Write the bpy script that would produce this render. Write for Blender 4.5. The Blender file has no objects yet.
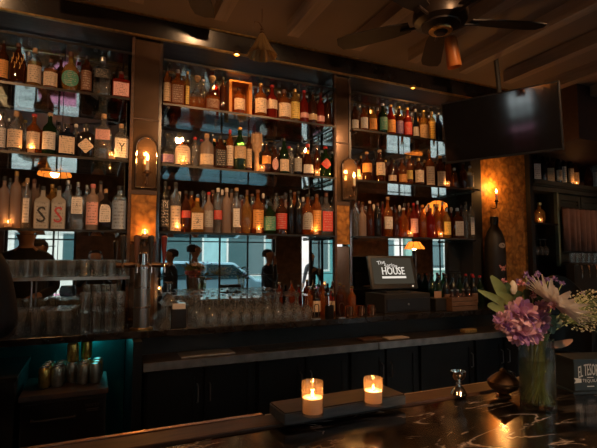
import bpy, bmesh, math, random
from mathutils import Vector, Matrix
random.seed(11)
PI = math.pi
S = bpy.context.scene
COL = S.collection

# ------------------------------------------------------------------ camera model
F = 455.0; CX, CY = 298.5, 224.0
YAW = math.radians(24.2); PITCH = math.atan(34 / 455.0); ZC = 1.60

def ray(u, v):
    a = (u - CX) / F; b = -(v - CY) / F
    fy = math.cos(PITCH) - b * math.sin(PITCH); fz = math.sin(PITCH) + b * math.cos(PITCH)
    return (fy * math.sin(YAW) + a * math.cos(YAW), fy * math.cos(YAW) - a * math.sin(YAW), fz)

def aty(u, v, Y):
    r = ray(u, v); k = Y / r[1]
    return Vector((r[0] * k, Y, ZC + r[2] * k))

def atz(u, v, z):
    r = ray(u, v); k = (z - ZC) / r[2]
    return Vector((r[0] * k, r[1] * k, z))

def depth(x, y):
    return x * math.sin(YAW) + y * math.cos(YAW)

cam = bpy.data.cameras.new('camera'); co = bpy.data.objects.new('camera', cam); COL.objects.link(co)
cam.sensor_width = 36; cam.lens = F / 597 * 36; cam.clip_start = 0.02; cam.clip_end = 200
co.location = (0, 0, ZC); co.rotation_euler = (PI / 2 + PITCH, 0, -YAW)
S.camera = co

# ------------------------------------------------------------------ materials
MATS = {}

def newmat(name):
    m = bpy.data.materials.new(name); m.use_nodes = True
    nt = m.node_tree; nt.nodes.clear()
    out = nt.nodes.new('ShaderNodeOutputMaterial')
    MATS[name] = m
    return m, nt, out

def princ(nt, col, rough=.5, metal=0, spec=.5, **k):
    p = nt.nodes.new('ShaderNodeBsdfPrincipled')
    p.inputs['Base Color'].default_value = (*col, 1); p.inputs['Roughness'].default_value = rough
    p.inputs['Metallic'].default_value = metal; p.inputs['Specular IOR Level'].default_value = spec
    for a, b in k.items(): p.inputs[a].default_value = b
    return p

def coords(nt, kind='Object', scale=(1, 1, 1)):
    t = nt.nodes.new('ShaderNodeTexCoord'); m = nt.nodes.new('ShaderNodeMapping')
    m.inputs['Scale'].default_value = scale
    nt.links.new(t.outputs[kind], m.inputs['Vector'])
    return m.outputs['Vector']

def noise(nt, vec, scale, detail=4, dist=0):
    n = nt.nodes.new('ShaderNodeTexNoise'); n.inputs['Scale'].default_value = scale
    n.inputs['Detail'].default_value = detail; n.inputs['Distortion'].default_value = dist
    nt.links.new(vec, n.inputs['Vector']); return n.outputs['Fac']

def ramp(nt, fac, stops):
    r = nt.nodes.new('ShaderNodeValToRGB'); e = r.color_ramp.elements
    while len(e) < len(stops): e.new(.5)
    for el, (p, c) in zip(e, stops): el.position = p; el.color = (*c, 1)
    nt.links.new(fac, r.inputs['Fac']); return r.outputs['Color']

def solid(name, col, rough=.5, metal=0, spec=.5, nz=0, nscale=20, bump=0, stretch=(1, 1, 1), **k):
    """plain surface with a little noise in its colour"""
    if name in MATS: return MATS[name]
    m, nt, out = newmat(name); p = princ(nt, col, rough, metal, spec, **k)
    if nz or bump:
        v = coords(nt, 'Object', stretch); f = noise(nt, v, nscale)
        if nz:
            lo = tuple(c * (1 - nz) for c in col); hi = tuple(min(1, c * (1 + nz)) for c in col)
            nt.links.new(ramp(nt, f, [(.3, lo), (.7, hi)]), p.inputs['Base Color'])
        if bump:
            b = nt.nodes.new('ShaderNodeBump'); b.inputs['Strength'].default_value = bump; b.inputs['Distance'].default_value = .01
            nt.links.new(f, b.inputs['Height']); nt.links.new(b.outputs['Normal'], p.inputs['Normal'])
    nt.links.new(p.outputs[0], out.inputs[0]); return m

def glass(name, tint=(1, 1, 1), refl=1.0, rough=.03, ior=1.45, body=0.0, bcol=(1, 1, 1), bend=0.0):
    """thin glass: tinted see-through, fresnel mirror, optional milky body"""
    if name in MATS: return MATS[name]
    m, nt, out = newmat(name)
    t = nt.nodes.new('ShaderNodeBsdfTransparent'); t.inputs[0].default_value = (*tint, 1)
    g = nt.nodes.new('ShaderNodeBsdfGlossy'); g.inputs['Roughness'].default_value = rough; g.inputs[0].default_value = (refl, refl, refl, 1)
    gm = nt.nodes.new('ShaderNodeNewGeometry'); dt = nt.nodes.new('ShaderNodeVectorMath'); dt.operation = 'DOT_PRODUCT'
    nt.links.new(gm.outputs['Incoming'], dt.inputs[0]); nt.links.new(gm.outputs['Normal'], dt.inputs[1])
    def mth(op, *a):
        q = nt.nodes.new('ShaderNodeMath'); q.operation = op
        for i_, z in enumerate(a):
            if isinstance(z, (int, float)): q.inputs[i_].default_value = z
            else: nt.links.new(z, q.inputs[i_])
        return q
    f0 = ((ior - 1) / (ior + 1)) ** 2
    pw = mth('POWER', mth('SUBTRACT', 1.0, mth('ABSOLUTE', dt.outputs['Value']).outputs[0]).outputs[0], 4.0)
    f = mth('MULTIPLY_ADD', pw.outputs[0], (1 - f0) * .9, f0)
    first = t.outputs[0]
    if bend:
        rf = nt.nodes.new('ShaderNodeBsdfRefraction'); rf.inputs[0].default_value = (*tint, 1); rf.inputs['IOR'].default_value = 1.33; rf.inputs['Roughness'].default_value = rough
        mb_ = nt.nodes.new('ShaderNodeMixShader'); mb_.inputs[0].default_value = bend
        nt.links.new(t.outputs[0], mb_.inputs[1]); nt.links.new(rf.outputs[0], mb_.inputs[2]); first = mb_.outputs[0]
    if body:
        d = nt.nodes.new('ShaderNodeBsdfDiffuse'); d.inputs[0].default_value = (*bcol, 1)
        tr = nt.nodes.new('ShaderNodeBsdfTranslucent'); tr.inputs[0].default_value = (*bcol, 1)
        mm = nt.nodes.new('ShaderNodeMixShader'); mm.inputs[0].default_value = .5
        nt.links.new(d.outputs[0], mm.inputs[1]); nt.links.new(tr.outputs[0], mm.inputs[2])
        m2 = nt.nodes.new('ShaderNodeMixShader'); m2.inputs[0].default_value = body
        nt.links.new(first, m2.inputs[1]); nt.links.new(mm.outputs[0], m2.inputs[2]); first = m2.outputs[0]
    mx = nt.nodes.new('ShaderNodeMixShader')
    nt.links.new(f.outputs[0], mx.inputs[0]); nt.links.new(first, mx.inputs[1]); nt.links.new(g.outputs[0], mx.inputs[2])
    nt.links.new(mx.outputs[0], out.inputs[0]); return m

def emit(name, col, s):
    if name in MATS: return MATS[name]
    m, nt, out = newmat(name); e = nt.nodes.new('ShaderNodeEmission')
    e.inputs[0].default_value = (*col, 1); e.inputs[1].default_value = s
    nt.links.new(e.outputs[0], out.inputs[0]); return m

def label_mat(col, ink=(.03, .02, .02), key=None):
    """paper label with printed lines of small type"""
    name = 'paper_label_' + (key or '%02x%02x%02x' % tuple(int(c * 255) for c in col))
    if name in MATS: return MATS[name]
    m, nt, out = newmat(name); p = princ(nt, col, .6)
    t = nt.nodes.new('ShaderNodeTexCoord'); sp = nt.nodes.new('ShaderNodeSeparateXYZ'); nt.links.new(t.outputs['Generated'], sp.inputs[0])
    def math_(op, a, b=0):
        n = nt.nodes.new('ShaderNodeMath'); n.operation = op
        for i, q in enumerate((a, b)):
            if isinstance(q, (int, float)): n.inputs[i].default_value = q
            else: nt.links.new(q, n.inputs[i])
        return n.outputs[0]
    fr = math_('FRACT', math_('MULTIPLY', sp.outputs[2], 8))
    line = math_('GREATER_THAN', fr, .55)
    mp = nt.nodes.new('ShaderNodeMapping'); mp.inputs['Scale'].default_value = (14, 1, 7); nt.links.new(t.outputs['Generated'], mp.inputs[0])
    oi = nt.nodes.new('ShaderNodeObjectInfo'); ad = nt.nodes.new('ShaderNodeVectorMath'); nt.links.new(mp.outputs[0], ad.inputs[0])
    cx = nt.nodes.new('ShaderNodeCombineXYZ'); nt.links.new(math_('MULTIPLY', oi.outputs['Random'], 50), cx.inputs[1]); nt.links.new(cx.outputs[0], ad.inputs[1])
    n = noise(nt, ad.outputs[0], 1.0, 2)
    word = math_('GREATER_THAN', n, .5)
    xin = math_('LESS_THAN', math_('ABSOLUTE', math_('SUBTRACT', sp.outputs[0], .5)), .38)
    fac = math_('MULTIPLY', math_('MULTIPLY', math_('MULTIPLY', line, word), xin), .55)
    mix = nt.nodes.new('ShaderNodeMix'); mix.data_type = 'RGBA'
    mix.inputs[6].default_value = (*col, 1); mix.inputs[7].default_value = (*ink, 1)
    nt.links.new(fac, mix.inputs[0]); nt.links.new(mix.outputs[2], p.inputs['Base Color'])
    nt.links.new(p.outputs[0], out.inputs[0]); return m

def marble():
    m, nt, out = newmat('black_marble'); p = princ(nt, (.01, .01, .01), .16, 0, .6)
    v = coords(nt, 'Object', (1, 1, 1))
    rot = nt.nodes.new('ShaderNodeMapping'); rot.inputs['Rotation'].default_value = (0, 0, .5); rot.inputs['Scale'].default_value = (1.3, 3.2, 1)
    nt.links.new(v, rot.inputs[0])
    n1 = noise(nt, rot.outputs[0], 2.3, 7, 1.2)
    a = nt.nodes.new('ShaderNodeMath'); a.operation = 'SUBTRACT'; a.inputs[1].default_value = .5; nt.links.new(n1, a.inputs[0])
    b = nt.nodes.new('ShaderNodeMath'); b.operation = 'ABSOLUTE'; nt.links.new(a.outputs[0], b.inputs[0])
    c1 = ramp(nt, b.outputs[0], [(0, (.62, .54, .48)), (.009, (.20, .17, .15)), (.03, (.014, .012, .011))])
    n2 = noise(nt, v, 5, 6, .4)
    c2 = ramp(nt, n2, [(.46, (.10, .10, .10)), (.60, (1, 1, 1))])
    mx = nt.nodes.new('ShaderNodeMix'); mx.data_type = 'RGBA'; mx.blend_type = 'MULTIPLY'; mx.inputs[0].default_value = 1
    nt.links.new(c1, mx.inputs[6]); nt.links.new(c2, mx.inputs[7]); nt.links.new(mx.outputs[2], p.inputs['Base Color'])
    r = ramp(nt, noise(nt, v, 9, 5), [(.3, (.09,) * 3), (.75, (.24,) * 3)]); nt.links.new(r, p.inputs['Roughness'])
    nt.links.new(p.outputs[0], out.inputs[0]); return m

def damask():
    m, nt, out = newmat('gold_textured_panel'); p = princ(nt, (.5, .25, .06), .6, 0, .3)
    v = coords(nt, 'Object', (1, 1, 1))
    w = nt.nodes.new('ShaderNodeTexVoronoi'); w.inputs['Scale'].default_value = 13; w.feature = 'SMOOTH_F1'; nt.links.new(v, w.inputs['Vector'])
    c = ramp(nt, w.outputs['Distance'], [(.2, (.60, .26, .05)), (.45, (.34, .13, .02)), (.6, (.56, .24, .05))])
    n = ramp(nt, noise(nt, v, 14, 8, 1), [(.35, (.45, .45, .45)), (.65, (1, 1, 1))])
    mx = nt.nodes.new('ShaderNodeMix'); mx.data_type = 'RGBA'; mx.blend_type = 'MULTIPLY'; mx.inputs[0].default_value = 1
    nt.links.new(c, mx.inputs[6]); nt.links.new(n, mx.inputs[7]); nt.links.new(mx.outputs[2], p.inputs['Base Color'])
    b = nt.nodes.new('ShaderNodeBump'); b.inputs['Strength'].default_value = .5; b.inputs['Distance'].default_value = .006
    nt.links.new(w.outputs['Distance'], b.inputs['Height']); nt.links.new(b.outputs['Normal'], p.inputs['Normal'])
    nt.links.new(p.outputs[0], out.inputs[0]); return m

def wood(name, c1, c2, rough=.45, scale=3, stretch=(1, 12, 12)):
    if name in MATS: return MATS[name]
    m, nt, out = newmat(name); p = princ(nt, c1, rough, 0, .4)
    f = noise(nt, coords(nt, 'Object', stretch), scale, 6, .6)
    nt.links.new(ramp(nt, f, [(.3, c1), (.7, c2)]), p.inputs['Base Color'])
    nt.links.new(p.outputs[0], out.inputs[0]); return m

MARBLE = marble(); DAMASK = damask()
CEIL = wood('brown_ceiling', (.20, .15, .125), (.24, .185, .155), .6, 2, (1, .4, 1))
JOIST = wood('joist_wood', (.26, .195, .155), (.36, .275, .22), .6, 3, (10, 1, 10))
WALLM = solid('dark_brown_wall', (.13, .075, .05), .7, nz=.4, nscale=9, bump=.3)
FLOORM = wood('dark_floorboards', (.03, .02, .015), (.06, .04, .028), .5, 3, (1, 10, 1))
MIRROR = solid('mirror_silver', (.78, .80, .78), .015, 1, 1)
MIRROR_BROWN = solid('brown_reflection_mirror', (.20, .125, .08), .14, .75, 1, nz=.3, nscale=3)  # brown put into the colour for the reflected ceiling and wood
SHELFG = glass('green_glass_shelf', (.86, .92, .90), 1, .02, 1.6)
CLEAR = glass('clear_glass', (.96, .97, .96), 1, .03, 1.6, 0, (1, 1, 1), .4)
CRYSTAL = glass('clear_drinking_glass', (.97, .98, .97), 1, .03, 1.8, .055, (.92, .9, .86), .45)
PANE = glass('window_glass', (.97, .98, .98), .6, .01, 1.3)
BLACK = solid('black_lacquer', (.012, .012, .013), .35)
BLACKM = solid('black_matte', (.015, .014, .014), .7)
CABM = solid('blue_black_paint', (.008, .011, .013), .42, nz=.3, nscale=8)
STEEL = solid('brushed_steel', (.55, .53, .5), .28, 1, nz=.15, nscale=60, stretch=(1, 1, 12))
STEELD = solid('worn_steel_counter', (.5, .46, .42), .42, 1, nz=.25, nscale=12)
STEEL_SHADE = solid('shaded_steel', (.10, .085, .075), .45, .8, nz=.4, nscale=9)  # darker copy for the work shelf top, shade put into the colour
CHROME = solid('chrome', (.75, .72, .7), .12, 1)
BRASS = solid('aged_brass', (.55, .36, .14), .3, 1, nz=.3, nscale=40)
BRONZE = solid('dark_bronze', (.16, .10, .065), .38, 1, nz=.4, nscale=30)
DKWOOD = wood('dark_stained_wood', (.045, .022, .013), (.11, .055, .03), .4, 4, (2, 14, 14))
TRIMW = wood('walnut_strip', (.09, .045, .025), (.17, .09, .05), .3, 4, (2, 14, 14))
BLACKW = wood('near_black_wood', (.02, .014, .011), (.05, .034, .025), .4, 4, (2, 14, 14))
GREYW = wood('slate_grey_board', (.05, .055, .06), (.10, .105, .11), .45, 4, (2, 14, 14))
GOLD = solid('gold_foil', (.75, .47, .16), .3, 1)
REDCAP = solid('red_capsule', (.5, .02, .02), .4)
CORK = solid('cork', (.5, .32, .18), .8, nz=.3, nscale=80)
WAX = None
def waxmat():
    m, nt, out = newmat('candle_wax')
    d = nt.nodes.new('ShaderNodeBsdfDiffuse'); d.inputs[0].default_value = (.97, .84, .74, 1)
    t = nt.nodes.new('ShaderNodeBsdfTranslucent'); t.inputs[0].default_value = (.99, .86, .74, 1)
    x = nt.nodes.new('ShaderNodeMixShader'); x.inputs[0].default_value = .5
    nt.links.new(d.outputs[0], x.inputs[1]); nt.links.new(t.outputs[0], x.inputs[2]); nt.links.new(x.outputs[0], out.inputs[0]); return m
WAX = waxmat()
FLAME = emit('candle_flame', (1, .50, .12), 45)
FLAMEV = emit('votive_flame', (1, .42, .09), 30)
VGLASS = glass('votive_glass', (1, .95, .88), 1, .04, 1.5, .05, (1, .75, .5))

# ------------------------------------------------------------------ mesh builder
def sup(th, p):
    c, s = abs(math.cos(th)), abs(math.sin(th))
    return (c ** p + s ** p) ** (-1 / p)

class MB:
    def __init__(s): s.v = []; s.f = []; s.m = []; s.mats = []
    def mi(s, mat):
        if mat not in s.mats: s.mats.append(mat)
        return s.mats.index(mat)
    def add(s, vs, fs, mat):
        n = len(s.v); s.v += [tuple(q) for q in vs]; k = s.mi(mat)
        for f in fs: s.f.append([n + i for i in f]); s.m.append(k)
        return s
    def box(s, x0, x1, y0, y1, z0, z1, mat, M=None):
        vs = [Vector(q) for q in ((x0, y0, z0), (x1, y0, z0), (x1, y1, z0), (x0, y1, z0), (x0, y0, z1), (x1, y0, z1), (x1, y1, z1), (x0, y1, z1))]
        if M: vs = [M @ q for q in vs]
        return s.add(vs, [(0, 3, 2, 1), (4, 5, 6, 7), (0, 1, 5, 4), (1, 2, 6, 5), (2, 3, 7, 6), (3, 0, 4, 7)], mat)
    def lathe(s, prof, mat, n=20, c=(0, 0, 0), p=2, sx=1, sy=1, M=None, matf=None, close=True):
        """prof: (r, z) from bottom up"""
        base = len(s.v)
        for r, z in prof:
            for i in range(n):
                th = 2 * PI * i / n; k = sup(th, p) if (p != 2) else 1
                q = Vector((c[0] + r * k * sx * math.cos(th), c[1] + r * k * sy * math.sin(th), c[2] + z))
                s.v.append(tuple(M @ q if M else q))
        for j in range(len(prof) - 1):
            mm = matf((prof[j][1] + prof[j + 1][1]) / 2) if matf else mat
            k = s.mi(mm)
            for i in range(n):
                a = base + j * n + i; b = base + j * n + (i + 1) % n
                s.f.append([a, b, b + n, a + n]); s.m.append(k)
        if close:
            k = s.mi(matf(prof[0][1]) if matf else mat)
            if prof[0][0] > 1e-5: s.f.append([base + i for i in range(n)][::-1]); s.m.append(k)
            k = s.mi(matf(prof[-1][1]) if matf else mat)
            if prof[-1][0] > 1e-5: s.f.append([base + (len(prof) - 1) * n + i for i in range(n)]); s.m.append(k)
        return s
    def tube(s, pts, r, mat, n=8, taper=None):
        pts = [Vector(q) for q in pts]; base = len(s.v)
        up = Vector((0, 0, 1)); prev = None
        for i, q in enumerate(pts):
            d = (pts[min(i + 1, len(pts) - 1)] - pts[max(i - 1, 0)]).normalized()
            a = prev if prev else (up if abs(d.z) < .9 else Vector((1, 0, 0)))
            x = (a - d * a.dot(d))
            if x.length < 1e-4: x = Vector((0, 1, 0)) - d * d.y
            x.normalize(); prev = x; y = d.cross(x)
            rr = taper[i] if taper else r
            for k in range(n):
                t = 2 * PI * k / n; s.v.append(tuple(q + (x * math.cos(t) + y * math.sin(t)) * rr))
        mi = s.mi(mat)
        for j in range(len(pts) - 1):
            for k in range(n):
                a = base + j * n + k; b = base + j * n + (k + 1) % n
                s.f.append([a, b, b + n, a + n]); s.m.append(mi)
        s.f.append([base + k for k in range(n)][::-1]); s.m.append(mi)
        s.f.append([base + (len(pts) - 1) * n + k for k in range(n)]); s.m.append(mi)
        return s
    def prism(s, poly, y0, y1, mat, M=None):
        """poly: (x, z) outline, extruded along y"""
        n = len(poly); vs = [Vector((x, y0, z)) for x, z in poly] + [Vector((x, y1, z)) for x, z in poly]
        if M: vs = [M @ q for q in vs]
        fs = [list(range(n)), list(range(n, 2 * n))[::-1]] + [(i, i + n, (i + 1) % n + n, (i + 1) % n) for i in range(n)]
        return s.add(vs, fs, mat)
    def mesh(s, name, smooth=True, ang=35):
        me = bpy.data.meshes.new(name); me.from_pydata(s.v, [], s.f)
        for m in s.mats: me.materials.append(m)
        me.polygons.foreach_set('material_index', s.m)
        bm = bmesh.new(); bm.from_mesh(me); bmesh.ops.recalc_face_normals(bm, faces=bm.faces); bm.to_mesh(me); bm.free()
        if smooth:
            me.polygons.foreach_set('use_smooth', [True] * len(me.polygons)); me.set_sharp_from_angle(angle=math.radians(ang))
        me.update(); return me

def put(name, mb, parent=None, loc=(0, 0, 0), rot=(0, 0, 0), smooth=True, bevel=0, **props):
    me = mb if isinstance(mb, bpy.types.Mesh) else mb.mesh(name, smooth)
    o = bpy.data.objects.new(name, me); COL.objects.link(o)
    o.location = loc; o.rotation_euler = rot
    if parent: o.parent = parent
    if bevel:
        b = o.modifiers.new('edge', 'BEVEL'); b.width = bevel; b.segments = 2; b.limit_method = 'ANGLE'
    for k, v in props.items(): o[k] = v
    return o

def thing(name, label, cat, loc=(0, 0, 0), rz=0, group=None, rot=None):
    o = bpy.data.objects.new(name, None); COL.objects.link(o); o.empty_display_size = .05
    o.location = loc; o.rotation_euler = rot or (0, 0, rz); o['label'] = label; o['category'] = cat
    if group: o['group'] = group
    return o

def struct(name, mb, label=None, **k):
    o = put(name, mb, **k); o['kind'] = 'structure'
    if label: o['label'] = label
    return o

def single(name, mb, label, cat, group=None, **k):
    o = put(name, mb, **k); o['label'] = label; o['category'] = cat
    if group: o['group'] = group
    return o

def dup(o, loc, rz=None, label=None):
    r = o.copy(); COL.objects.link(r); r.location = loc
    if rz is not None: r.rotation_euler = (0, 0, rz)
    if label: r['label'] = label
    for ch in o.children:
        c = ch.copy(); COL.objects.link(c); c.parent = r
        for g in ch.children:
            d = g.copy(); COL.objects.link(d); d.parent = c
    return r

def lamp(name, loc, power, col=(1, .5, .18), r=.02, kind='POINT', parent=None, **k):
    l = bpy.data.lights.new(name, kind); l.energy = power; l.color = col; l.shadow_soft_size = r
    o = bpy.data.objects.new(name, l); COL.objects.link(o); o.location = loc
    if kind == 'SPOT': l.spot_size = k.get('size', 1.6); l.spot_blend = .6
    if parent: o.parent = parent
    if 'rot' in k: o.rotation_euler = k['rot']
    return o

_TXT = {}
def text2d(txt, size=1.0):
    """outline faces of a short text, centred, as (verts2d, faces)"""
    if txt in _TXT: V, Fs = _TXT[txt]
    else:
        c = bpy.data.curves.new('t', 'FONT'); c.body = txt; c.align_x = 'CENTER'; c.align_y = 'CENTER'; c.resolution_u = 2
        o = bpy.data.objects.new('t', c); COL.objects.link(o)
        me = bpy.data.meshes.new_from_object(o.evaluated_get(bpy.context.evaluated_depsgraph_get()))
        V = [(v.co.x, v.co.y) for v in me.vertices]; Fs = [list(p.vertices) for p in me.polygons]
        bpy.data.objects.remove(o); bpy.data.curves.remove(c); bpy.data.meshes.remove(me); _TXT[txt] = (V, Fs)
    return [(x * size, y * size) for x, y in V], Fs

ORD = ('first second third fourth fifth sixth seventh eighth ninth tenth eleventh twelfth thirteenth fourteenth fifteenth sixteenth '
       'seventeenth eighteenth nineteenth twentieth twenty-first twenty-second twenty-third twenty-fourth twenty-fifth twenty-sixth '
       'twenty-seventh twenty-eighth twenty-ninth thirtieth').split()

# ------------------------------------------------------------------ room shell
YM = 3.75            # mirror face
SZ = [2.285 + .46, 2.285, 1.78]   # undersides of the three shelves
XB = [(-1.3, .215), (.435, 1.915), (2.085, 3.585)]
XL, XR, YF, YBK = -3.0, 9.6, -1.3, 3.9
ZCEIL = 3.40

b = MB(); b.box(XL - .1, XR, YF, YBK + 2, -.1, 0, FLOORM); struct('floor', b, smooth=False)
b = MB(); b.box(XL - .1, XR, YF - .2, YBK + 2, ZCEIL, ZCEIL + .1, CEIL); struct('ceiling', b, smooth=False)
b = MB(); b.box(XL - .1, 4.5, YBK, YBK + .15, 0, ZCEIL, WALLM); b.box(4.5, XR, 4.75, 4.9, 0, ZCEIL, WALLM); b.box(4.42, 4.5, YBK, 4.9, 0, ZCEIL, WALLM)
struct('wall_back', b, smooth=False)
b = MB(); b.box(4.5, 9.5, 3.0, 4.74, 2.82, ZCEIL - .002, solid('dark_red_brown_boxing', (.045, .022, .018), .6, nz=.2)); struct('wall_bulkhead', b, smooth=False)
b = MB(); b.box(XR, XR + .1, YF, YBK + 1, 0, ZCEIL, WALLM); struct('wall_right', b, smooth=False)
# ceiling joists run towards the bar
n = 0
for x in [1.34 + .566 * q for q in range(-7, 14)]:
    b = MB(); b.box(x - .045, x + .045, YF, 3.09 if x < 4.4 else 2.99, 3.29, ZCEIL, JOIST); n += 1
    struct('trim_%d' % n, b, smooth=False, label='brown ceiling joist')
b = MB(); b.box(XL, XR, -.62, -.46, 3.22, 3.288, JOIST); struct('trim_40', b, smooth=False)
# dark boxing over the mirrors, its glossy slanting face and the brass lines
GLOSSB = solid('glossy_dark_fascia', (.022, .016, .013), .14, 0, .5, nz=.3, nscale=4)
b = MB(); b.box(-2.9, 4.42, 3.47, YBK, 3.25, ZCEIL, DKWOOD); struct('trim_41', b, smooth=False, label='dark boxing above the mirrors')
b = MB(); b.prism([(0, 0), (1, 0), (1, 1)], 0, 0, GLOSSB) if False else None
b.add([(-2.9, 3.469, 3.25), (4.42, 3.469, 3.25), (4.42, 3.43, 3.399), (-2.9, 3.43, 3.399), (-2.9, 3.469, 3.399), (4.42, 3.469, 3.399)], [(0, 1, 2, 3), (3, 2, 5, 4), (0, 4, 5, 1), (0, 3, 4), (1, 5, 2)], GLOSSB)
struct('trim_42', b, smooth=False, label='slanting glossy dark fascia above the shelves')
b = MB(); b.box(-2.9, 4.42, 3.44, 3.465, 3.236, 3.249, BRASS); struct('trim_43', b, smooth=False, label='thin brass line under the fascia')
b = MB(); b.box(-2.9, 4.42, 3.415, 3.428, 3.385, 3.399, BRASS); struct('trim_44', b, smooth=False, label='thin brass line above the fascia')

# mirrors in the three bays: panes with dark joints
names = ['first', 'middle', 'third']
for k, (x0, x1) in enumerate(XB):
    root = thing('wall_mirror', 'tall paned mirror behind the shelves of the %s bay, counted from the left' % names[k], 'mirror', (x0, YM, 1.127), group='mirrors behind the bar shelves')
    W = x1 - x0
    b = MB(); b.box(0, W, .012, .06, 0, 2.12, BLACKM); put('backing', b, root, smooth=False)
    xs = [0, W * .36, W * .68, W] if k == 1 else ([0, W * .70, W] if k == 0 else [0, W * .52, W])
    zs = [0, .33, .68, 1.21, 1.30, 1.72, 2.12]
    b = MB()
    for i in range(len(xs) - 1):
        for j in range(len(zs) - 1):
            g = .0025
            b.box(xs[i] + g, xs[i + 1] - g, 0, .01, zs[j] + g, zs[j + 1] - g, MIRROR)
    put('pane', b, root, smooth=False)

# the pillars between the bays
def pillar(x0, x1, lab):
    r = thing('mirrored_pillar', lab, 'pillar', ((x0 + x1) / 2, 3.5, 0), group='mirrored pillars')
    w = (x1 - x0) / 2
    b = MB(); b.box(-w, w, .0, .24, 1.128, 3.235, MIRROR); put('core', b, r, smooth=False)
    b = MB(); b.box(-w + .012, w - .012, -.008, 0, 2.09, 3.23, MIRROR_BROWN); b.box(-w + .012, w - .012, -.008, 0, 1.13, 1.70, MIRROR_BROWN); put('mirror_panel', b, r, smooth=False)
    b = MB(); b.box(-w + .012, w - .012, -.008, 0, 1.72, 2.07, DAMASK); put('gold_panel', b, r, smooth=False)
    for s in (-1, 1):
        b = MB(); b.box(s * w - .01, s * w + .01, -.018, .012, 1.13, 3.24, CHROME if s > 0 else DKWOOD); put('edge_strip', b, r, smooth=False)
    b = MB(); b.box(-w, w, -.016, .0, 2.065, 2.095, DKWOOD); b.box(-w, w, -.016, .0, 2.62, 2.63, DKWOOD); put('rail', b, r, smooth=False)
    return r
pillar(.225, .425, 'brown mirrored pillar behind the three-tap steel beer tower')
pillar(1.925, 2.075, 'narrow brown mirrored pillar beside the lit monitor bay')

# end panel with gold texture
r = thing('gold_wall_panel', 'tall gold patterned wall panel lit by a candle sconce, past the third bay', 'wall panel', (3.73, 3.6, 1.127))
b = MB(); b.box(0, .70, 0, .28, 0.001, 2.1, DAMASK); put('panel_face', b, r, smooth=False)
b = MB(); b.box(.70, .755, -.06, .3, .001, 2.1, BLACK); put('edge_post', b, r, smooth=False)
b = MB(); b.box(-.14, 0, -.03, .28, .001, 2.1, BLACKM); put('corner_post', b, r, smooth=False)

# ------------------------------------------------------------------ glass shelves
tier = ['upper', 'middle', 'lower']
bayn = ['first', 'middle', 'third']
BRK = solid('dark_metal_edge', (.05, .045, .04), .3, .8)
for k, (x0, x1) in enumerate(XB):
    for j, z in enumerate(SZ + [3.085]):
        t = .014
        lab = 'long glass %s shelf of bottles in the %s bay' % (tier[j], bayn[k]) if j < 3 else 'bare narrow glass shelf above the bottles of the %s bay' % bayn[k]
        r = thing('glass_shelf', lab, 'shelf', (x0, 3.45, z), group='glass shelves over the back bar')
        W = x1 - x0
        b = MB(); b.box(.004, W - .004, 0, .295, 0, t, SHELFG); put('glass_plate', b, r, smooth=False)
        b = MB(); b.box(.004, W - .004, -.004, -.0005, -.001, t + .001, BRK); put('front_edge', b, r, smooth=False)
        for x in ((.05, W - .05)):
            b = MB(); b.box(x - .006, x + .006, .02, .29, -.014, -.001, BRK); put('bracket', b, r, smooth=False)

# ------------------------------------------------------------------ bottles
LIQ = {
 'clear': glass('liq_clear', (.95, .96, .95), 1, .05, 1.65, .10, (.85, .83, .8), .5),
 'frosted': glass('liq_frosted', (.75, .66, .62), .6, .25, 1.4, .45, (.75, .58, .5)),
 'amber': glass('liq_amber', (.85, .38, .09), 1, .05, 1.6, .28, (.80, .26, .04), .4),
 'golden': glass('liq_golden', (.93, .66, .25), 1, .05, 1.6, .26, (.90, .50, .12), .4),
 'brown': glass('liq_brown', (.40, .14, .05), 1, .06, 1.6, .45, (.17, .05, .015), .3),
 'red': glass('liq_red', (.55, .05, .02), 1, .05, 1.5, .4, (.5, .04, .02)),
 'green': glass('liq_green', (.10, .22, .08), 1, .05, 1.5, .4, (.03, .09, .03)),
 'blue': glass('liq_blue', (.10, .16, .30), 1, .05, 1.5, .4, (.02, .04, .09)),
 'black': solid('black_bottle_glass', (.012, .010, .010), .12, 0, .7),
 'tan': solid('tan_ceramic', (.45, .27, .14), .5, nz=.3, nscale=30),
 'grey': solid('grey_card', (.30, .28, .25), .6),
}
CAPS = {'black': solid('cap_black', (.02, .02, .02), .4), 'gold': GOLD, 'red': REDCAP, 'cork': CORK,
        'silver': solid('cap_silver', (.6, .6, .6), .3, 1), 'white': solid('cap_white', (.7, .62, .55), .5), 'pink': solid('cap_pink', (.6, .2, .2), .5),
        'brown': solid('cap_brown', (.12, .05, .03), .5), 'orange': solid('cap_orange', (.75, .3, .05), .5)}
LABC = {'cream': (.80, .62, .45), 'white': (.78, .72, .66), 'orange': (.85, .38, .10), 'yellow': (.85, .60, .15), 'red': (.60, .05, .04),
        'black': (.02, .02, .02), 'green': (.08, .30, .20), 'tan': (.60, .42, .25), 'pink': (.80, .42, .38), 'purple': (.18, .10, .25),
        'grey': (.42, .40, .37), 'blue': (.30, .38, .5), 'brown': (.2, .09, .05)}
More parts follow.
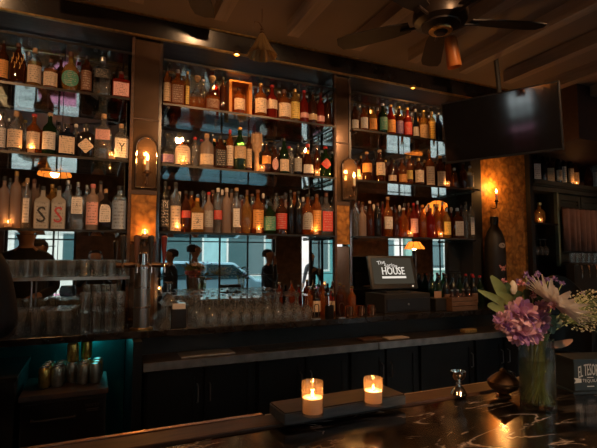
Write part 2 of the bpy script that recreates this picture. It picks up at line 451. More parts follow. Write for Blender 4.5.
K = {  # (r, z) of the body up to the mouth, power of the plan shape, depth factor, label z range, label half angle
 'straight': ([(0, 0), (.93, 0), (1, .015), (1, .60), (.93, .66), (.62, .72), (.36, .77), (.30, .82), (.30, .93), (.34, .935), (.34, .95)], 2, 1, (.14, .54), 62),
 'wine':     ([(0, 0), (.94, 0), (1, .012), (1, .56), (.94, .63), (.66, .71), (.42, .77), (.34, .82), (.32, .95), (.36, .955)], 2, 1, (.14, .44), 65),
 'slim':     ([(0, 0), (.95, 0), (1, .012), (1, .68), (.92, .74), (.5, .79), (.36, .82), (.36, .93)], 2, 1, (.12, .60), 65),
 'squat':    ([(0, 0), (.94, 0), (1, .02), (1, .58), (.90, .68), (.55, .76), (.32, .80), (.30, .90)], 2, 1, (.12, .54), 62),
 'square':   ([(0, 0), (.94, 0), (1, .015), (1, .62), (.9, .68), (.5, .73), (.30, .77), (.28, .92)], 7, .82, (.10, .56), 42),
 'flask':    ([(0, 0), (.80, 0), (.92, .03), (1, .35), (.98, .56), (.8, .68), (.42, .77), (.27, .82), (.27, .93)], 4, .55, (.12, .54), 55),
 'round':    ([(0, 0), (.42, 0), (.62, .04), (.92, .18), (1, .34), (.95, .50), (.72, .63), (.40, .70), (.27, .74), (.25, .9)], 2.4, .5, (.14, .55), 60),
 'jug':      ([(0, 0), (.80, 0), (.92, .03), (1, .30), (1, .46), (.88, .60), (.62, .70), (.40, .77), (.30, .82), (.28, .93)], 2.6, .8, (.14, .52), 60),
 'decanter': ([(0, 0), (.93, 0), (1, .03), (1, .36), (.9, .44), (.5, .56), (.28, .66), (.22, .74), (.24, .80), (.30, .82)], 3, .9, (.08, .32), 50),
 'conical':  ([(0, 0), (.94, 0), (1, .02), (.90, .30), (.70, .52), (.45, .68), (.30, .78), (.28, .92)], 2, 1, (.10, .40), 60),
 'apothecary': ([(0, 0), (.93, 0), (1, .02), (1, .58), (.97, .66), (.70, .73), (.34, .77), (.32, .90)], 5, .8, (.10, .60), 48),
 'arched':   ([(0, 0), (.92, 0), (1, .02), (1, .50), (.97, .66), (.86, .80), (.62, .90), (.30, .95), (.24, .97)], 4, .5, (.10, .84), 58),
 'carved':   ([(0, 0), (.45, 0), (.48, .03), (.46, .50), (.80, .56), (1, .68), (1, .82), (.92, .93), (.98, .96), (.6, .97)], 2, .8, (.0, .0), 0),
}

def outline(shape, n=28):
    pts = []
    for i in range(n):
        t = 2 * PI * (i + .5) / n; c, s = math.cos(t), math.sin(t)
        if shape in ('rect', 'tall'): k = 1 / max(abs(c), abs(s))
        elif shape in ('disc', 'oval'): k = 1
        elif shape == 'diamond': k = 1 / (abs(c) + abs(s))
        elif shape == 'arch': k = 1 / max(abs(c), abs(s)) if s < 0 else (1 if abs(c) < 1e-6 else (1 / (abs(c) ** 3 + abs(s) ** 3) ** (1 / 3)))
        else: k = 1
        pts.append((c * k, s * k))
    return pts

def bottle_meshes(w, h, kind, liq, cap, labc, shape='rect', fill=1.0, emblem=None, lz=None, ink=None, capband=None):
    prof, p, dy, lr, la = K[kind]
    R = w / 2; capr = prof[-1][0]
    prof = [(r * R, z * h) for r, z in prof]
    LM = LIQ[liq]; EM = CLEAR
    f = fill * h * .8
    body = MB()
    if fill < 1 and liq not in ('black', 'tan', 'grey'):
        pr = []
        for i, (r, z) in enumerate(prof):      # cut the outline at the level of the liquid
            if i and prof[i - 1][1] < f < z:
                q = (f - prof[i - 1][1]) / (z - prof[i - 1][1]); pr.append((prof[i - 1][0] + q * (r - prof[i - 1][0]), f))
            pr.append((r, z))
        body.lathe(pr, LM, 20, p=p, sy=dy, matf=lambda z: LM if z < f else EM)
    else:
        body.lathe(prof, LM, 20, p=p, sy=dy)
    out = [('bottle_body', body)]
    c = MB(); z0 = prof[-1][1]; rc = max(capr * R, .009)
    z0 -= .02 * h
    if cap == 'stopper' or kind == 'decanter':
        mm = CAPS['silver'] if cap not in CAPS else (CAPS[cap] if cap != 'silver' else CRYSTAL)
        c.lathe([(0, 0), (rc * .8, 0), (rc * .7, .2 * (h - z0)), (rc * 1.3, .35 * (h - z0)), (rc * 1.7, .62 * (h - z0)), (rc * 1.2, .9 * (h - z0)), (0, h - z0)], mm, 14, c=(0, 0, z0))
    else:
        c.lathe([(rc * 1.10, 0), (rc * 1.14, .002), (rc * 1.14, h - z0 - .003), (rc * .9, h - z0)], CAPS[cap], 14, c=(0, 0, z0))
    out.append(('cap', c))
    if labc and la:
        z0, z1 = (lz or lr); z0 *= h; z1 *= h
        def rad(z):
            for (r0, a), (r1, c_) in zip(prof, prof[1:]):
                if a <= z <= c_ and c_ > a: return r0 + (r1 - r0) * (z - a) / (c_ - a)
            return prof[-1][0]
        A = math.radians(la); zc = (z0 + z1) / 2; hz = (z1 - z0) / 2
        if shape in ('disc', 'diamond', 'oval'):
            hz = hz if shape == 'oval' else min(hz, R * 1.0); A = min(A, hz / R * 1.05) if shape != 'oval' else A * .7
        if shape == 'tall': A *= .55
        def surf(a, z, off):
            th = -PI / 2 + a * A; rr = rad(z) * (sup(th, p) if p != 2 else 1)
            x, y = rr * math.cos(th), rr * dy * math.sin(th)
            l = math.hypot(x, y) or 1
            return (x * (1 + off / l), y * (1 + off / l), z)
        o = outline(shape); n = len(o); vs = [surf(0, zc, .0012)]; fs = []
        rings = 4
        for q in range(1, rings + 1):
            for a, s_ in o: vs.append(surf(a * q / rings, zc + s_ * hz * q / rings, .0012))
        for i in range(n): fs.append((0, 1 + i, 1 + (i + 1) % n))
        for q in range(rings - 1):
            for i in range(n):
                a = 1 + q * n + i; b_ = 1 + q * n + (i + 1) % n; fs.append((a, a + n, b_ + n, b_))
        L = MB(); L.add(vs, fs, label_mat(LABC[labc], ink or ((.6, .5, .4) if labc in ('black', 'brown', 'green', 'red', 'purple') else (.06, .03, .02)), labc))
        out.append(('label', L))
        if emblem:
            txt, ecol, sc = emblem
            V, Fs = text2d(txt, 1)
            mx = max(abs(x) for x, _ in V) or 1; my = max(abs(y) for _, y in V) or 1
            vertical = sc == 'vertical'
            if vertical: vs = [surf(y / my * .45, zc + x / mx * hz * .92, .0022) for x, y in V]
            else: vs = [surf(x / mx * sc, zc + y / my * hz * sc, .0022) for x, y in V]
            E_ = MB(); E_.add(vs, Fs, solid('ink_' + ecol, {'black': (.02, .02, .02), 'red': (.5, .05, .05), 'white': (.75, .7, .65), 'gold': (.7, .4, .1)}[ecol], .5))
            out.append(('emblem', E_))
    return out

BYSHELF = {}
def bottle(bay, tierk, u, topv, w_px, kind, liq, cap='black', labc=None, shape='rect', row=0, desc=None, z=None, Y=None, **k):
    """one bottle standing on a shelf; u and topv give where it stands along the shelf and how tall it is"""
    zs = (SZ[tierk] + .0142) if z is None else z
    Y = Y if Y is not None else (3.535 if row == 0 else 3.645)
    top = aty(u, topv, Y); base = aty(u, topv + 35, Y)
    h = top.z - zs
    if z is None: h = min(h, ([3.085, SZ[0], SZ[1]][tierk] - .02) - zs)
    h = max(h, .10)
    d = depth(base.x, Y); w = w_px * d / F * 1.06 * d / math.hypot(base.x, Y)
    w = min(w, .135)
    x = base.x
    if bay in (0, 1, 2):
        x0, x1 = XB[bay]
        x = min(max(x, x0 + w / 2 + .006), x1 - w / 2 - .006)
    BYSHELF.setdefault((bay, tierk, row), []).append(dict(x=x, Y=Y, z=zs, h=h, w=w, kind=kind, liq=liq, cap=cap, labc=labc, shape=shape, desc=desc, k=k))

# --- first bay, upper shelf
B = bottle
B(0, 0, 3, 34, 12, 'straight', 'brown', 'black', 'orange', fill=1)
B(0, 0, 18, 38, 17, 'jug', 'brown', 'brown', None, desc='big dark brown jug with raised gold ornament')
B(0, 0, 33.5, 48, 15, 'squat', 'golden', 'cork', 'cream', fill=.8)
B(0, 0, 50, 59, 15, 'squat', 'amber', 'brown', 'cream', fill=.8)
B(0, 0, 70, 52, 18, 'round', 'golden', 'brown', 'green', 'disc')
B(0, 0, 86, 56, 11, 'slim', 'brown', 'black', 'brown')
B(0, 0, 102, 56, 17, 'apothecary', 'clear', 'silver', 'black', 'rect', lz=(.45, .66), fill=.4)
B(0, 0, 122, 72, 17, 'square', 'red', 'brown', 'pink')
# first bay, middle shelf
B(0, 1, -9, 112, 12, 'straight', 'brown', 'black', 'cream')
B(0, 1, 1, 112, 8, 'slim', 'clear', 'black', 'white')
B(0, 1, 15, 111, 16, 'squat', 'clear', 'cork', 'cream')
B(0, 1, 33, 114, 14, 'straight', 'amber', 'red', 'cream')
B(0, 1, 49, 113, 14, 'straight', 'green', 'cork', 'white')
B(0, 1, 66, 124, 16, 'apothecary', 'blue', 'black', 'cream')
B(0, 1, 85, 124, 17, 'apothecary', 'black', 'black', 'cream', 'diamond')
B(0, 1, 103, 114, 16, 'square', 'clear', 'cork', 'pink', lz=(.42, .64))
B(0, 1, 121, 124, 14, 'apothecary', 'clear', 'cork', 'white', emblem=('Y', 'black', .5))
# first bay, lower shelf
B(0, 2, -8, 180, 12, 'straight', 'frosted', 'cork', None)
B(0, 2, 3, 176, 11, 'slim', 'frosted', 'black', None)
B(0, 2, 15, 171, 11, 'slim', 'frosted', 'gold', None)
B(0, 2, 26, 178, 10, 'slim', 'clear', 'cork', 'white', 'tall')
B(0, 2, 42, 186, 15, 'square', 'grey', 'black', 'grey', lz=(.02, .60), emblem=('S', 'black', .7))
B(0, 2, 58, 186, 14, 'square', 'grey', 'black', 'grey', lz=(.02, .60), emblem=('S', 'red', .7))
B(0, 2, 77, 182, 12, 'square', 'clear', 'silver', 'white', lz=(.33, .68), emblem=('A', 'black', .25))
B(0, 2, 92, 184, 12, 'slim', 'frosted', 'pink', 'pink')
B(0, 2, 106, 189, 12, 'square', 'black', 'cork', 'white', 'arch', lz=(.2, .62))
B(0, 2, 121, 186, 14, 'slim', 'clear', 'black', 'blue', lz=(.04, .66))
for i, (u, kd, lq, cp) in enumerate([(9, 'slim', 'clear', 'black'), (22, 'straight', 'clear', 'cork'), (33, 'slim', 'frosted', 'brown'), (51, 'slim', 'golden', 'gold'), (67, 'slim', 'clear', 'silver'), (86, 'slim', 'clear', 'silver'), (100, 'straight', 'frosted', 'black')]):
    B(0, 2, u, 178 + (i * 5) % 9, 10, kd, lq, cp, None, row=1)
for i, (u, kd, lq, cp) in enumerate([(28, 'slim', 'clear', 'silver'), (60, 'straight', 'brown', 'black'), (78, 'slim', 'clear', 'red'), (94, 'slim', 'blue', 'silver'), (113, 'straight', 'brown', 'black')]):
    B(0, 0, u, 52 + i * 5, 10, kd, lq, cp, None, row=1)
for i, (u, kd, lq, cp) in enumerate([(8, 'slim', 'clear', 'silver'), (24, 'straight', 'clear', 'gold'), (58, 'slim', 'clear', 'black'), (75, 'slim', 'clear', 'white'), (94, 'slim', 'clear', 'black')]):
    B(0, 1, u, 118 + i * 2, 9, kd, lq, cp, None, row=1)
# middle bay, upper shelf
B(1, 0, 164, 66, 10, 'slim', 'amber', 'black', 'tan')
B(1, 0, 175, 62, 16, 'square', 'amber', 'silver', 'brown')
B(1, 0, 186, 64, 6, 'slim', 'golden', 'gold', 'yellow', 'tall')
B(1, 0, 195, 75, 16, 'decanter', 'amber', 'cork', None, fill=.42)
B(1, 0, 210, 71, 15, 'decanter', 'amber', 'cork', 'brown', fill=.5)
B(1, 0, 220, 74, 7, 'slim', 'brown', 'black', None)
B(1, 0, 261, 78, 12, 'straight', 'amber', 'gold', 'cream')
B(1, 0, 273, 80, 11, 'wine', 'red', 'red', 'cream', lz=(.30, .55))
B(1, 0, 284, 90, 14, 'squat', 'amber', 'brown', 'cream')
B(1, 0, 295, 82, 10, 'slim', 'golden', 'gold', 'yellow')
B(1, 0, 305, 84, 10, 'wine', 'red', 'red', 'pink', lz=(.18, .32))
B(1, 0, 314, 86, 10, 'straight', 'brown', 'black', 'tan', lz=(.15, .32))
B(1, 0, 323, 88, 9, 'straight', 'red', 'brown', 'pink', lz=(.14, .3))
B(1, 0, 330, 90, 8, 'slim', 'brown', 'black', None)
for i, u in enumerate([170, 183, 203, 216, 268, 279, 290, 300, 309, 318, 327]):
    B(1, 0, u, 70 + (u - 165) * .11 + (i * 7) % 6, 9, ['slim', 'straight', 'wine'][i % 3], ['brown', 'amber', 'clear', 'red'][i % 4], ['black', 'gold', 'silver'][i % 3], None, row=1)
# middle bay, middle shelf
B(1, 1, 164, 132, 14, 'decanter', 'clear', 'silver', 'purple', fill=.5)
B(1, 1, 179, 141, 16, 'arched', 'brown', 'brown', 'cream', 'arch')
B(1, 1, 194, 137, 9, 'slim', 'clear', 'red', None)
B(1, 1, 208, 134, 15, 'squat', 'frosted', 'cork', 'cream', lz=(.1, .4))
B(1, 1, 221, 136, 13, 'square', 'brown', 'black', 'black')
B(1, 1, 231, 130, 8, 'slim', 'amber', 'red', 'cream')
B(1, 1, 242, 128, 14, 'wine', 'green', 'gold', 'tan', lz=(.28, .56))
B(1, 1, 250, 134, 7, 'slim', 'brown', 'black', 'tan')
B(1, 1, 256, 133, 12, 'carved', 'tan', 'brown', None, desc='tan carved bottle flaring at the top')
B(1, 1, 266, 142, 11, 'straight', 'brown', 'black', 'orange', lz=(.3, .54))
B(1, 1, 275, 146, 10, 'straight', 'brown', 'black', 'pink', 'oval')
B(1, 1, 284, 139, 12, 'wine', 'green', 'black', 'cream', lz=(.1, .42))
B(1, 1, 292, 148, 7, 'slim', 'clear', 'silver', None)
B(1, 1, 298, 144, 10, 'straight', 'black', 'black', 'grey')
B(1, 1, 307, 144, 14, 'conical', 'brown', 'red', 'white', lz=(.1, .36))
B(1, 1, 317, 146, 9, 'straight', 'brown', 'brown', None)
B(1, 1, 327, 147, 13, 'wine', 'green', 'red', 'red', 'diamond', lz=(.25, .62))
for i, u in enumerate([171, 187, 201, 214, 226, 236, 248, 262, 270, 280, 289, 302, 312, 322]):
    B(1, 1, u, 133 + (u - 165) * .10 + (i * 5) % 7, 8, ['slim', 'straight', 'wine'][i % 3], ['clear', 'brown', 'clear', 'green', 'amber'][i % 5], ['black', 'silver', 'red', 'gold'][i % 4], None, row=1)
# middle bay, lower shelf
B(1, 2, 162, 181, 11, 'slim', 'black', 'black', 'black', lz=(.1, .62), emblem=('NNAVES', 'white', 'vertical'))
B(1, 2, 173, 182, 11, 'slim', 'clear', 'black', 'cream', lz=(.03, .52))
B(1, 2, 186, 191, 10, 'straight', 'brown', 'black', 'red', lz=(.35, .52))
B(1, 2, 197, 198, 13, 'square', 'golden', 'orange', 'cream', emblem=('2', 'black', .3))
B(1, 2, 208, 192, 10, 'straight', 'frosted', 'red', 'grey')
B(1, 2, 217, 188, 9, 'slim', 'clear', 'white', 'red', lz=(.3, .5))
B(1, 2, 227, 188, 9, 'slim', 'frosted', 'white', None)
B(1, 2, 236, 188, 11, 'straight', 'clear', 'cork', 'white', 'tall')
B(1, 2, 247, 190, 11, 'round', 'golden', 'brown', None)
B(1, 2, 258, 190, 12, 'straight', 'amber', 'brown', 'orange')
B(1, 2, 270, 202, 13, 'squat', 'green', 'black', 'green')
B(1, 2, 281, 196, 12, 'straight', 'brown', 'black', 'red')
B(1, 2, 290, 190, 8, 'wine', 'black', 'black', None)
B(1, 2, 298, 191, 9, 'wine', 'black', 'black', None)
B(1, 2, 307, 194, 11, 'straight', 'amber', 'black', 'grey', 'arch')
B(1, 2, 317, 194, 9, 'slim', 'amber', 'brown', 'orange')
B(1, 2, 327, 193, 12, 'square', 'clear', 'brown', 'red')
for i, u in enumerate([168, 179, 191, 203, 212, 222, 231, 241, 252, 263, 276, 286, 294, 303, 312, 322]):
    B(1, 2, u, 186 + (u - 165) * .045 + (i * 5) % 6, 9, ['straight', 'round', 'slim', 'decanter'][i % 4], ['clear', 'frosted', 'amber', 'clear', 'brown'][i % 5], ['brown', 'white', 'black', 'silver'][i % 4], None, row=1)
# third bay, upper shelf
B(2, 0, 355, 104, 7, 'slim', 'brown', 'black', 'white', lz=(.1, .4))
B(2, 0, 364, 106, 8, 'straight', 'amber', 'black', 'white')
B(2, 0, 373, 107, 8, 'straight', 'golden', 'black', 'orange')
B(2, 0, 383, 103, 9, 'straight', 'green', 'silver', 'green')
B(2, 0, 391, 100, 9, 'wine', 'red', 'gold', 'orange', lz=(.1, .5))
B(2, 0, 399.5, 104, 8, 'straight', 'brown', 'gold', 'purple', lz=(.1, .5))
B(2, 0, 408, 105, 8.5, 'straight', 'red', 'gold', 'red', lz=(.1, .5))
B(2, 0, 416, 109, 7, 'conical', 'blue', 'silver', 'grey')
B(2, 0, 424, 107, 9, 'straight', 'golden', 'gold', 'tan', lz=(.04, .5))
B(2, 0, 432, 104, 7.5, 'slim', 'golden', 'gold', 'yellow', lz=(.03, .66))
B(2, 0, 439, 111, 7, 'straight', 'blue', 'silver', None)
for i, u in enumerate([360, 369, 378, 387, 396, 404, 412, 420, 429]):
    B(2, 0, u, 104 + i % 3 * 2, 6, ['slim', 'straight'][i % 2], ['clear', 'brown', 'amber'][i % 3], ['silver', 'black'][i % 2], None, row=1)
# third bay, middle shelf
B(2, 1, 357, 160, 7, 'straight', 'amber', 'black', 'cream')
B(2, 1, 367, 152, 10, 'straight', 'brown', 'cork', 'orange', lz=(.3, .6))
B(2, 1, 380, 150, 10, 'straight', 'brown', 'cork', 'cream', lz=(.22, .6))
B(2, 1, 392, 158, 9, 'straight', 'brown', 'black', 'cream', lz=(.1, .32))
B(2, 1, 402.5, 160, 9.5, 'squat', 'amber', 'brown', 'orange', lz=(.1, .4))
B(2, 1, 410, 156, 6, 'slim', 'amber', 'gold', 'yellow', lz=(.2, .5))
B(2, 1, 419, 158, 10, 'squat', 'brown', 'gold', 'cream')
B(2, 1, 430, 151, 9, 'straight', 'amber', 'cork', 'cream', lz=(.05, .55))
B(2, 1, 441, 156, 9, 'slim', 'brown', 'cork', 'cream', lz=(.05, .5))
B(2, 1, 455, 168, 8, 'squat', 'brown', 'silver', None)
B(2, 1, 464, 163, 7, 'straight', 'brown', 'black', None)
B(2, 1, 471, 166, 7, 'slim', 'clear', 'silver', 'grey')
for i, u in enumerate([361, 373, 386, 397, 407, 414, 425, 436, 449, 459]):
    B(2, 1, u, 156 + i % 4 * 2, 6, ['slim', 'straight'][i % 2], ['brown', 'clear', 'amber'][i % 3], ['gold', 'black'][i % 2], None, row=1)
# third bay, lower shelf
B(2, 2, 356, 199, 7, 'slim', 'clear', 'brown', None)
B(2, 2, 362, 205, 8, 'straight', 'frosted', 'brown', None)
B(2, 2, 370, 201, 7, 'straight', 'brown', 'white', None)
B(2, 2, 378, 203, 7, 'slim', 'black', 'brown', None)
B(2, 2, 388, 197, 9, 'straight', 'amber', 'cork', 'white', lz=(.2, .5))
B(2, 2, 396, 209, 7, 'squat', 'brown', 'black', None)
B(2, 2, 404, 208, 9, 'straight', 'amber', 'white', None)
B(2, 2, 414, 203, 8, 'straight', 'red', 'red', 'pink')
B(2, 2, 423, 205, 8, 'straight', 'amber', 'orange', None)
B(2, 2, 431, 208, 9, 'squat', 'red', 'brown', None)
B(2, 2, 438, 204, 7, 'slim', 'amber', 'gold', None)
B(2, 2, 447, 208, 8, 'squat', 'golden', 'silver', 'yellow')
B(2, 2, 458, 208, 10, 'square', 'brown', 'silver', 'grey')
B(2, 2, 466, 202, 6, 'slim', 'clear', 'black', None)
B(2, 2, 472, 203, 6, 'slim', 'clear', 'black', 'white', 'tall')
for i, u in enumerate([359, 366, 374, 383, 392, 400, 409, 418, 427, 435, 443, 452, 462]):
    B(2, 2, u, 201 + i * 5 % 7, 6, ['straight', 'slim', 'decanter'][i % 3], ['brown', 'clear', 'amber', 'red'][i % 4], ['brown', 'silver', 'white'][i % 3], None, row=1)

protos = {}
def place_all():
    for (bay, tk, row), L in BYSHELF.items():
        L.sort(key=lambda d: d['x'])
        lo = XB[bay][0] + .004 if bay in (0, 1, 2) else -9; hi = XB[bay][1] - .004 if bay in (0, 1, 2) else 99
        for _ in range(12):                 # nudge neighbours apart along the shelf
            for a, c in zip(L, L[1:]):
                o_ = (a['w'] + c['w']) / 2 + .0015 - (c['x'] - a['x'])
                if o_ > 0: a['x'] -= o_ * .25; c['x'] += o_ * .25
            for a in L:
                a['x'] = min(max(a['x'], lo + a['w'] / 2), hi - a['w'] / 2)
                if (bay, tk, row) == (1, 0, 0) and abs(a['x'] - xc) < .105 + a['w'] / 2: a['x'] = xc + math.copysign(.105 + a['w'] / 2, a['x'] - xc)
        f_ = [1.0] * len(L)                 # slim down those that still touch
        for i_ in range(len(L) - 1):
            q = (L[i_ + 1]['x'] - L[i_]['x'] - .001) / (L[i_]['w'] + L[i_ + 1]['w']) * 2
            if q < 1: f_[i_] = min(f_[i_], q); f_[i_ + 1] = min(f_[i_ + 1], q)
        for a, q in zip(L, f_): a['w'] *= max(q, .45)
        for i, d in enumerate(L):
            shp = {'straight': 'cylindrical', 'wine': 'wine-shaped', 'slim': 'tall', 'arched': 'arch-topped', 'square': 'square'}.get(d['kind'], d['kind'])
            lq = {'grey': 'grey boxy', 'tan': 'tan'}.get(d['liq'], d['liq'])
            if bay == 'cab': where = 'on top of the dark cabinet, %s from its post' % ORD[i]; grp = 'bottles on the cabinet top'
            else:
                where = '%s in the %s row, %s shelf, %s bay' % (ORD[i], 'rear' if row else 'front', tier[tk], bayn[bay]); grp = 'bottles on the %s shelf of the %s bay' % (tier[tk], bayn[bay])
            if d['desc']: lab = d['desc'] + ', ' + '%s shelf, %s bay' % (tier[tk], bayn[bay])
            elif d['labc']: lab = '%s %s bottle, %s label, %s' % (lq, shp, d['labc'], where)
            else: lab = '%s %s bottle, %s cap, %s' % (lq, shp, d['cap'], where)
            rz = random.uniform(-.12, .12) - math.atan2(d['x'], d['Y']) * .45
            key = (round(d['w'], 3), round(d['h'], 2), d['kind'], d['liq'], d['cap'], d['labc'], d['shape'], str(sorted(d['k'].items(), key=str)))
            t = thing('liquor_bottle', lab, 'bottle', (d['x'], d['Y'], d['z']), rz, grp)
            ms = bottle_meshes(d['w'], d['h'], d['kind'], d['liq'], d['cap'], d['labc'], d['shape'], **d['k'])
            for nm, mb in ms: put(nm, mb, t)
            if d['desc'] and 'jug' in d['desc']:      # raised ornament
                o = MB(); R = d['w'] / 2
                for q in range(9):
                    a = -PI / 2 + (q - 4) * .22; z = d['h'] * (.55 + .12 * math.sin(q * 2.1))
                    rr = R * .93 + .002
                    o.tube([(rr * math.cos(a), rr * .8 * math.sin(a), z - .02), (rr * math.cos(a + .1), rr * .8 * math.sin(a + .1) - .002, z), (rr * .94 * math.cos(a), rr * .8 * .94 * math.sin(a) - .002, z + .025)], .003, GOLD, 6)
                put('raised_ornament', o, t)
            if d['kind'] == 'carved':
                o = MB(); R = d['w'] / 2
                for q in range(10):
                    a = 2 * PI * q / 10
                    o.tube([(R * .8 * math.cos(a), R * .6 * math.sin(a), d['h'] * .55), (R * 1.02 * math.cos(a), R * .8 * math.sin(a), d['h'] * .78), (R * 1.0 * math.cos(a), R * .8 * math.sin(a), d['h'] * 1.0)], .004, LIQ['tan'], 6, taper=[.003, .005, .002])
                put('carved_ridges', o, t)

# presentation case with a bottle on the upper shelf of the middle bay
ORG = wood('orange_case_wood', (.55, .20, .04), (.75, .32, .07), .4, 3, (8, 8, 1))
xc = aty(239, 95, 3.56).x
r = thing('presentation_case', 'open orange wooden case framing one bottle on the upper shelf', 'case', (xc, 3.56, SZ[0] + .0142))
b = MB(); b.box(-.085, .085, .06, .07, 0, .29, ORG); put('back_board', b, r, smooth=False)
for s in (-1, 1):
    b = MB(); b.box(s * .085 - .012, s * .085 + .012, -.05, .058, 0, .29, ORG); put('side_board', b, r, smooth=False)
b = MB(); b.box(-.073, .073, -.05, .058, .0, .014, ORG); b.box(-.073, .073, -.05, .058, .276, .29, ORG); put('frame_rail', b, r, smooth=False)
t = thing('liquor_bottle', 'dark amber bottle with large cream label standing inside the orange wooden case', 'bottle', (xc, 3.56, SZ[0] + .0284), 0, 'bottles on the upper shelf of the middle bay')
for nm, mb in bottle_meshes(.10, .235, 'squat', 'amber', 'brown', 'cream', lz=(.16, .56)): put(nm, mb, t)

# ------------------------------------------------------------------ candles
def votive(loc, label, h=.065, r=.026, power=.5, group='votive candles along the shelves', light=True, fl=FLAMEV):
    power *= 1.2 if h < .07 else 1
    t = thing('votive_candle', label, 'candle', loc, 0, group)
    g = MB(); w = .0022
    g.lathe([(0, 0), (r * .96, 0), (r, .003), (r, h - .002), (r - w / 2, h), (r - w, h - .002), (r - w, .007), (0, .007)], VGLASS, 24); put('glass_cup', g, t)
    x = MB(); x.lathe([(0, .0075), (r - w - .0006, .0075), (r - w - .0006, h * .52), (r * .5, h * .50), (0, h * .495)], WAX, 24); put('wax', x, t)
    f = MB(); f.tube([(0, 0, h * .49), (0, 0, h * .54)], .0008, BLACKM, 5); put('wick', f, t)
    f = MB(); q = h * .20
    f.lathe([(0, 0), (q * .16, q * .12), (q * .2, q * .35), (q * .12, q * .7), (0, q)], fl, 10, c=(0, 0, h * .545)); put('flame', f, t)
    if light:
        lamp('candle_light', (loc[0], loc[1], loc[2] + h * .66), power, (1, .44, .14), .005)
    return t

# ------------------------------------------------------------------ sconces
def sconce(x, y, z, label, s=1.0, plate=True, power=4):
    """z: height of the candle foot"""
    t = thing('candle_sconce', label, 'wall light', (x, y, z), 0, 'candle sconces')
    yc = -.085
    if plate:
        w = .072 * s
        arc = [(-w, -.10), (w, -.10)] + [(w * math.cos(a), .20 + w * math.sin(a)) for a in [PI * i / 14 for i in range(15)]]
        b = MB(); b.prism(arc, -.012, -.002, MIRROR_BROWN); put('back_plate', b, t, smooth=False)
        pts = [(px, -.014, pz) for px, pz in arc] + [(-w, -.014, -.10)]
        b = MB(); b.tube(pts, .004, CHROME, 8); put('plate_rim', b, t)
    b = MB(); b.tube([(0, -.012, -.06), (0, -.04, -.075), (0, yc, -.065), (0, yc, -.02)], .006, BRONZE, 8); put('arm', b, t)
    b = MB(); b.lathe([(0, -.035), (.010, -.032), (.014, -.02), (.008, -.012), (.026, -.004), (.030, 0), (.016, .002), (.016, .016), (0, .016)], BRONZE, 16, c=(0, yc, 0)); put('candle_cup', b, t)
    b = MB(); b.lathe([(0, .003), (.0125, .003), (.0125, .085), (.009, .088), (0, .088)], solid('ivory_sleeve', (.8, .68, .5), .5, **{'Subsurface Weight': .2}), 16, c=(0, yc, 0)); put('candle_sleeve', b, t)
    b = MB(); b.lathe([(0, 0), (.006, .004), (.0095, .014), (.008, .026), (.0035, .038), (0, .048)], FLAME, 12, c=(0, yc, .089)); put('flame_bulb', b, t)
    lamp('sconce_light', (x, y + yc - .0, z + .165), power, (1, .42, .10), .012)
    return t

sconce(.335, 3.49, 2.215, 'electric candle sconce on arched mirror plate, above the beer tower', power=2.2)
sconce(2.065, 3.49, 2.215, 'electric candle sconce on arched mirror plate, on the narrow pillar near the monitor', power=2.2)
sconce(3.885, 3.60, 2.20, 'electric candle sconce fixed straight on the gold wall panel', plate=False, power=5)

r = thing('wall_bracket', 'little dark bracket holding a votive on the mirrored pillar', 'bracket', (.335, 3.492, 1.735))
b = MB(); b.box(-.04, .04, -.065, -.001, 0, .010, BRONZE); b.box(-.008, .008, -.03, -.001, -.05, 0, BRONZE); put('bracket_plate', b, r, smooth=False)
votive((.335, 3.452, 1.7455), 'lit votive candle on the little bracket of the mirrored pillar', .062, .024, 1.2)

# ------------------------------------------------------------------ back bar
ZB = 1.127
BSLAB = solid('dark_back_bar_stone', (.022, .018, .016), .2, 0, .6, nz=.6, nscale=14)
b = MB(); b.box(-1.8, 4.42, 3.15, 3.74, ZB - .045, ZB, BSLAB)
single('back_counter', b, 'long dark stone back bar top under the glass shelves', 'countertop', smooth=False, bevel=.004)
b = MB(); b.box(.30, 4.42, 3.28, 3.74, .93, ZB - .046, CABM)
single('riser_panel', b, 'dark riser between steel shelf and back bar top', 'panel', smooth=False)
r = thing('work_shelf', 'long stainless steel work shelf with bright front edge below the back bar', 'shelf', (.30, 3.0, 0))
b = MB(); b.box(0, 1.72, 0, .279, .925, .95, STEEL_SHADE); put('shelf_section', b, r, smooth=False)
b = MB(); b.box(1.725, 4.1, 0, .279, .925, .95, STEEL_SHADE); put('shelf_section', b, r, smooth=False)
b = MB(); b.box(0, 1.72, -.008, -.0005, .90, .952, STEELD); put('front_lip', b, r, smooth=False)
b = MB(); b.box(1.725, 4.1, -.008, -.0005, .90, .952, STEELD); put('front_lip', b, r, smooth=False)
# cabinets below
n = 0
for i, (x0, x1) in enumerate([(.32, 1.05), (1.06, 1.79), (1.80, 2.45), (2.46, 3.05), (3.06, 3.75), (3.76, 4.42)]):
    r = thing('back_bar_cabinet', 'blue-black cabinet under the steel shelf, %s from the cooler' % ORD[i], 'cabinet', (x0, 3.06, 0), group='cabinets under the back bar')
    w = x1 - x0
    b = MB(); b.box(0, w, .02, .7, 0, .924, CABM); put('cabinet_body', b, r, smooth=False)
    dn = 1 if i in (3, 5) else 2
    for d in range(dn):
        a0 = .01 + d * w / dn; a1 = (d + 1) * w / dn - .01
        b = MB(); b.box(a0, a1, 0, .019, .12, .88, CABM)
        for (p0, p1, q0, q1) in ((a0, a1, .12, .17), (a0, a1, .83, .88), (a0, a0 + .05, .17, .83), (a1 - .05, a1, .17, .83)): b.box(p0, p1, -.01, 0, q0, q1, CABM)
        o = put('door', b, r, smooth=False)
        b = MB(); hx = a1 - .03 if d == 0 else a0 + .03
        b.tube([(hx, -.012, .66), (hx, -.035, .67), (hx, -.035, .77), (hx, -.012, .78)], .005, STEEL, 8); put('handle', b, o)
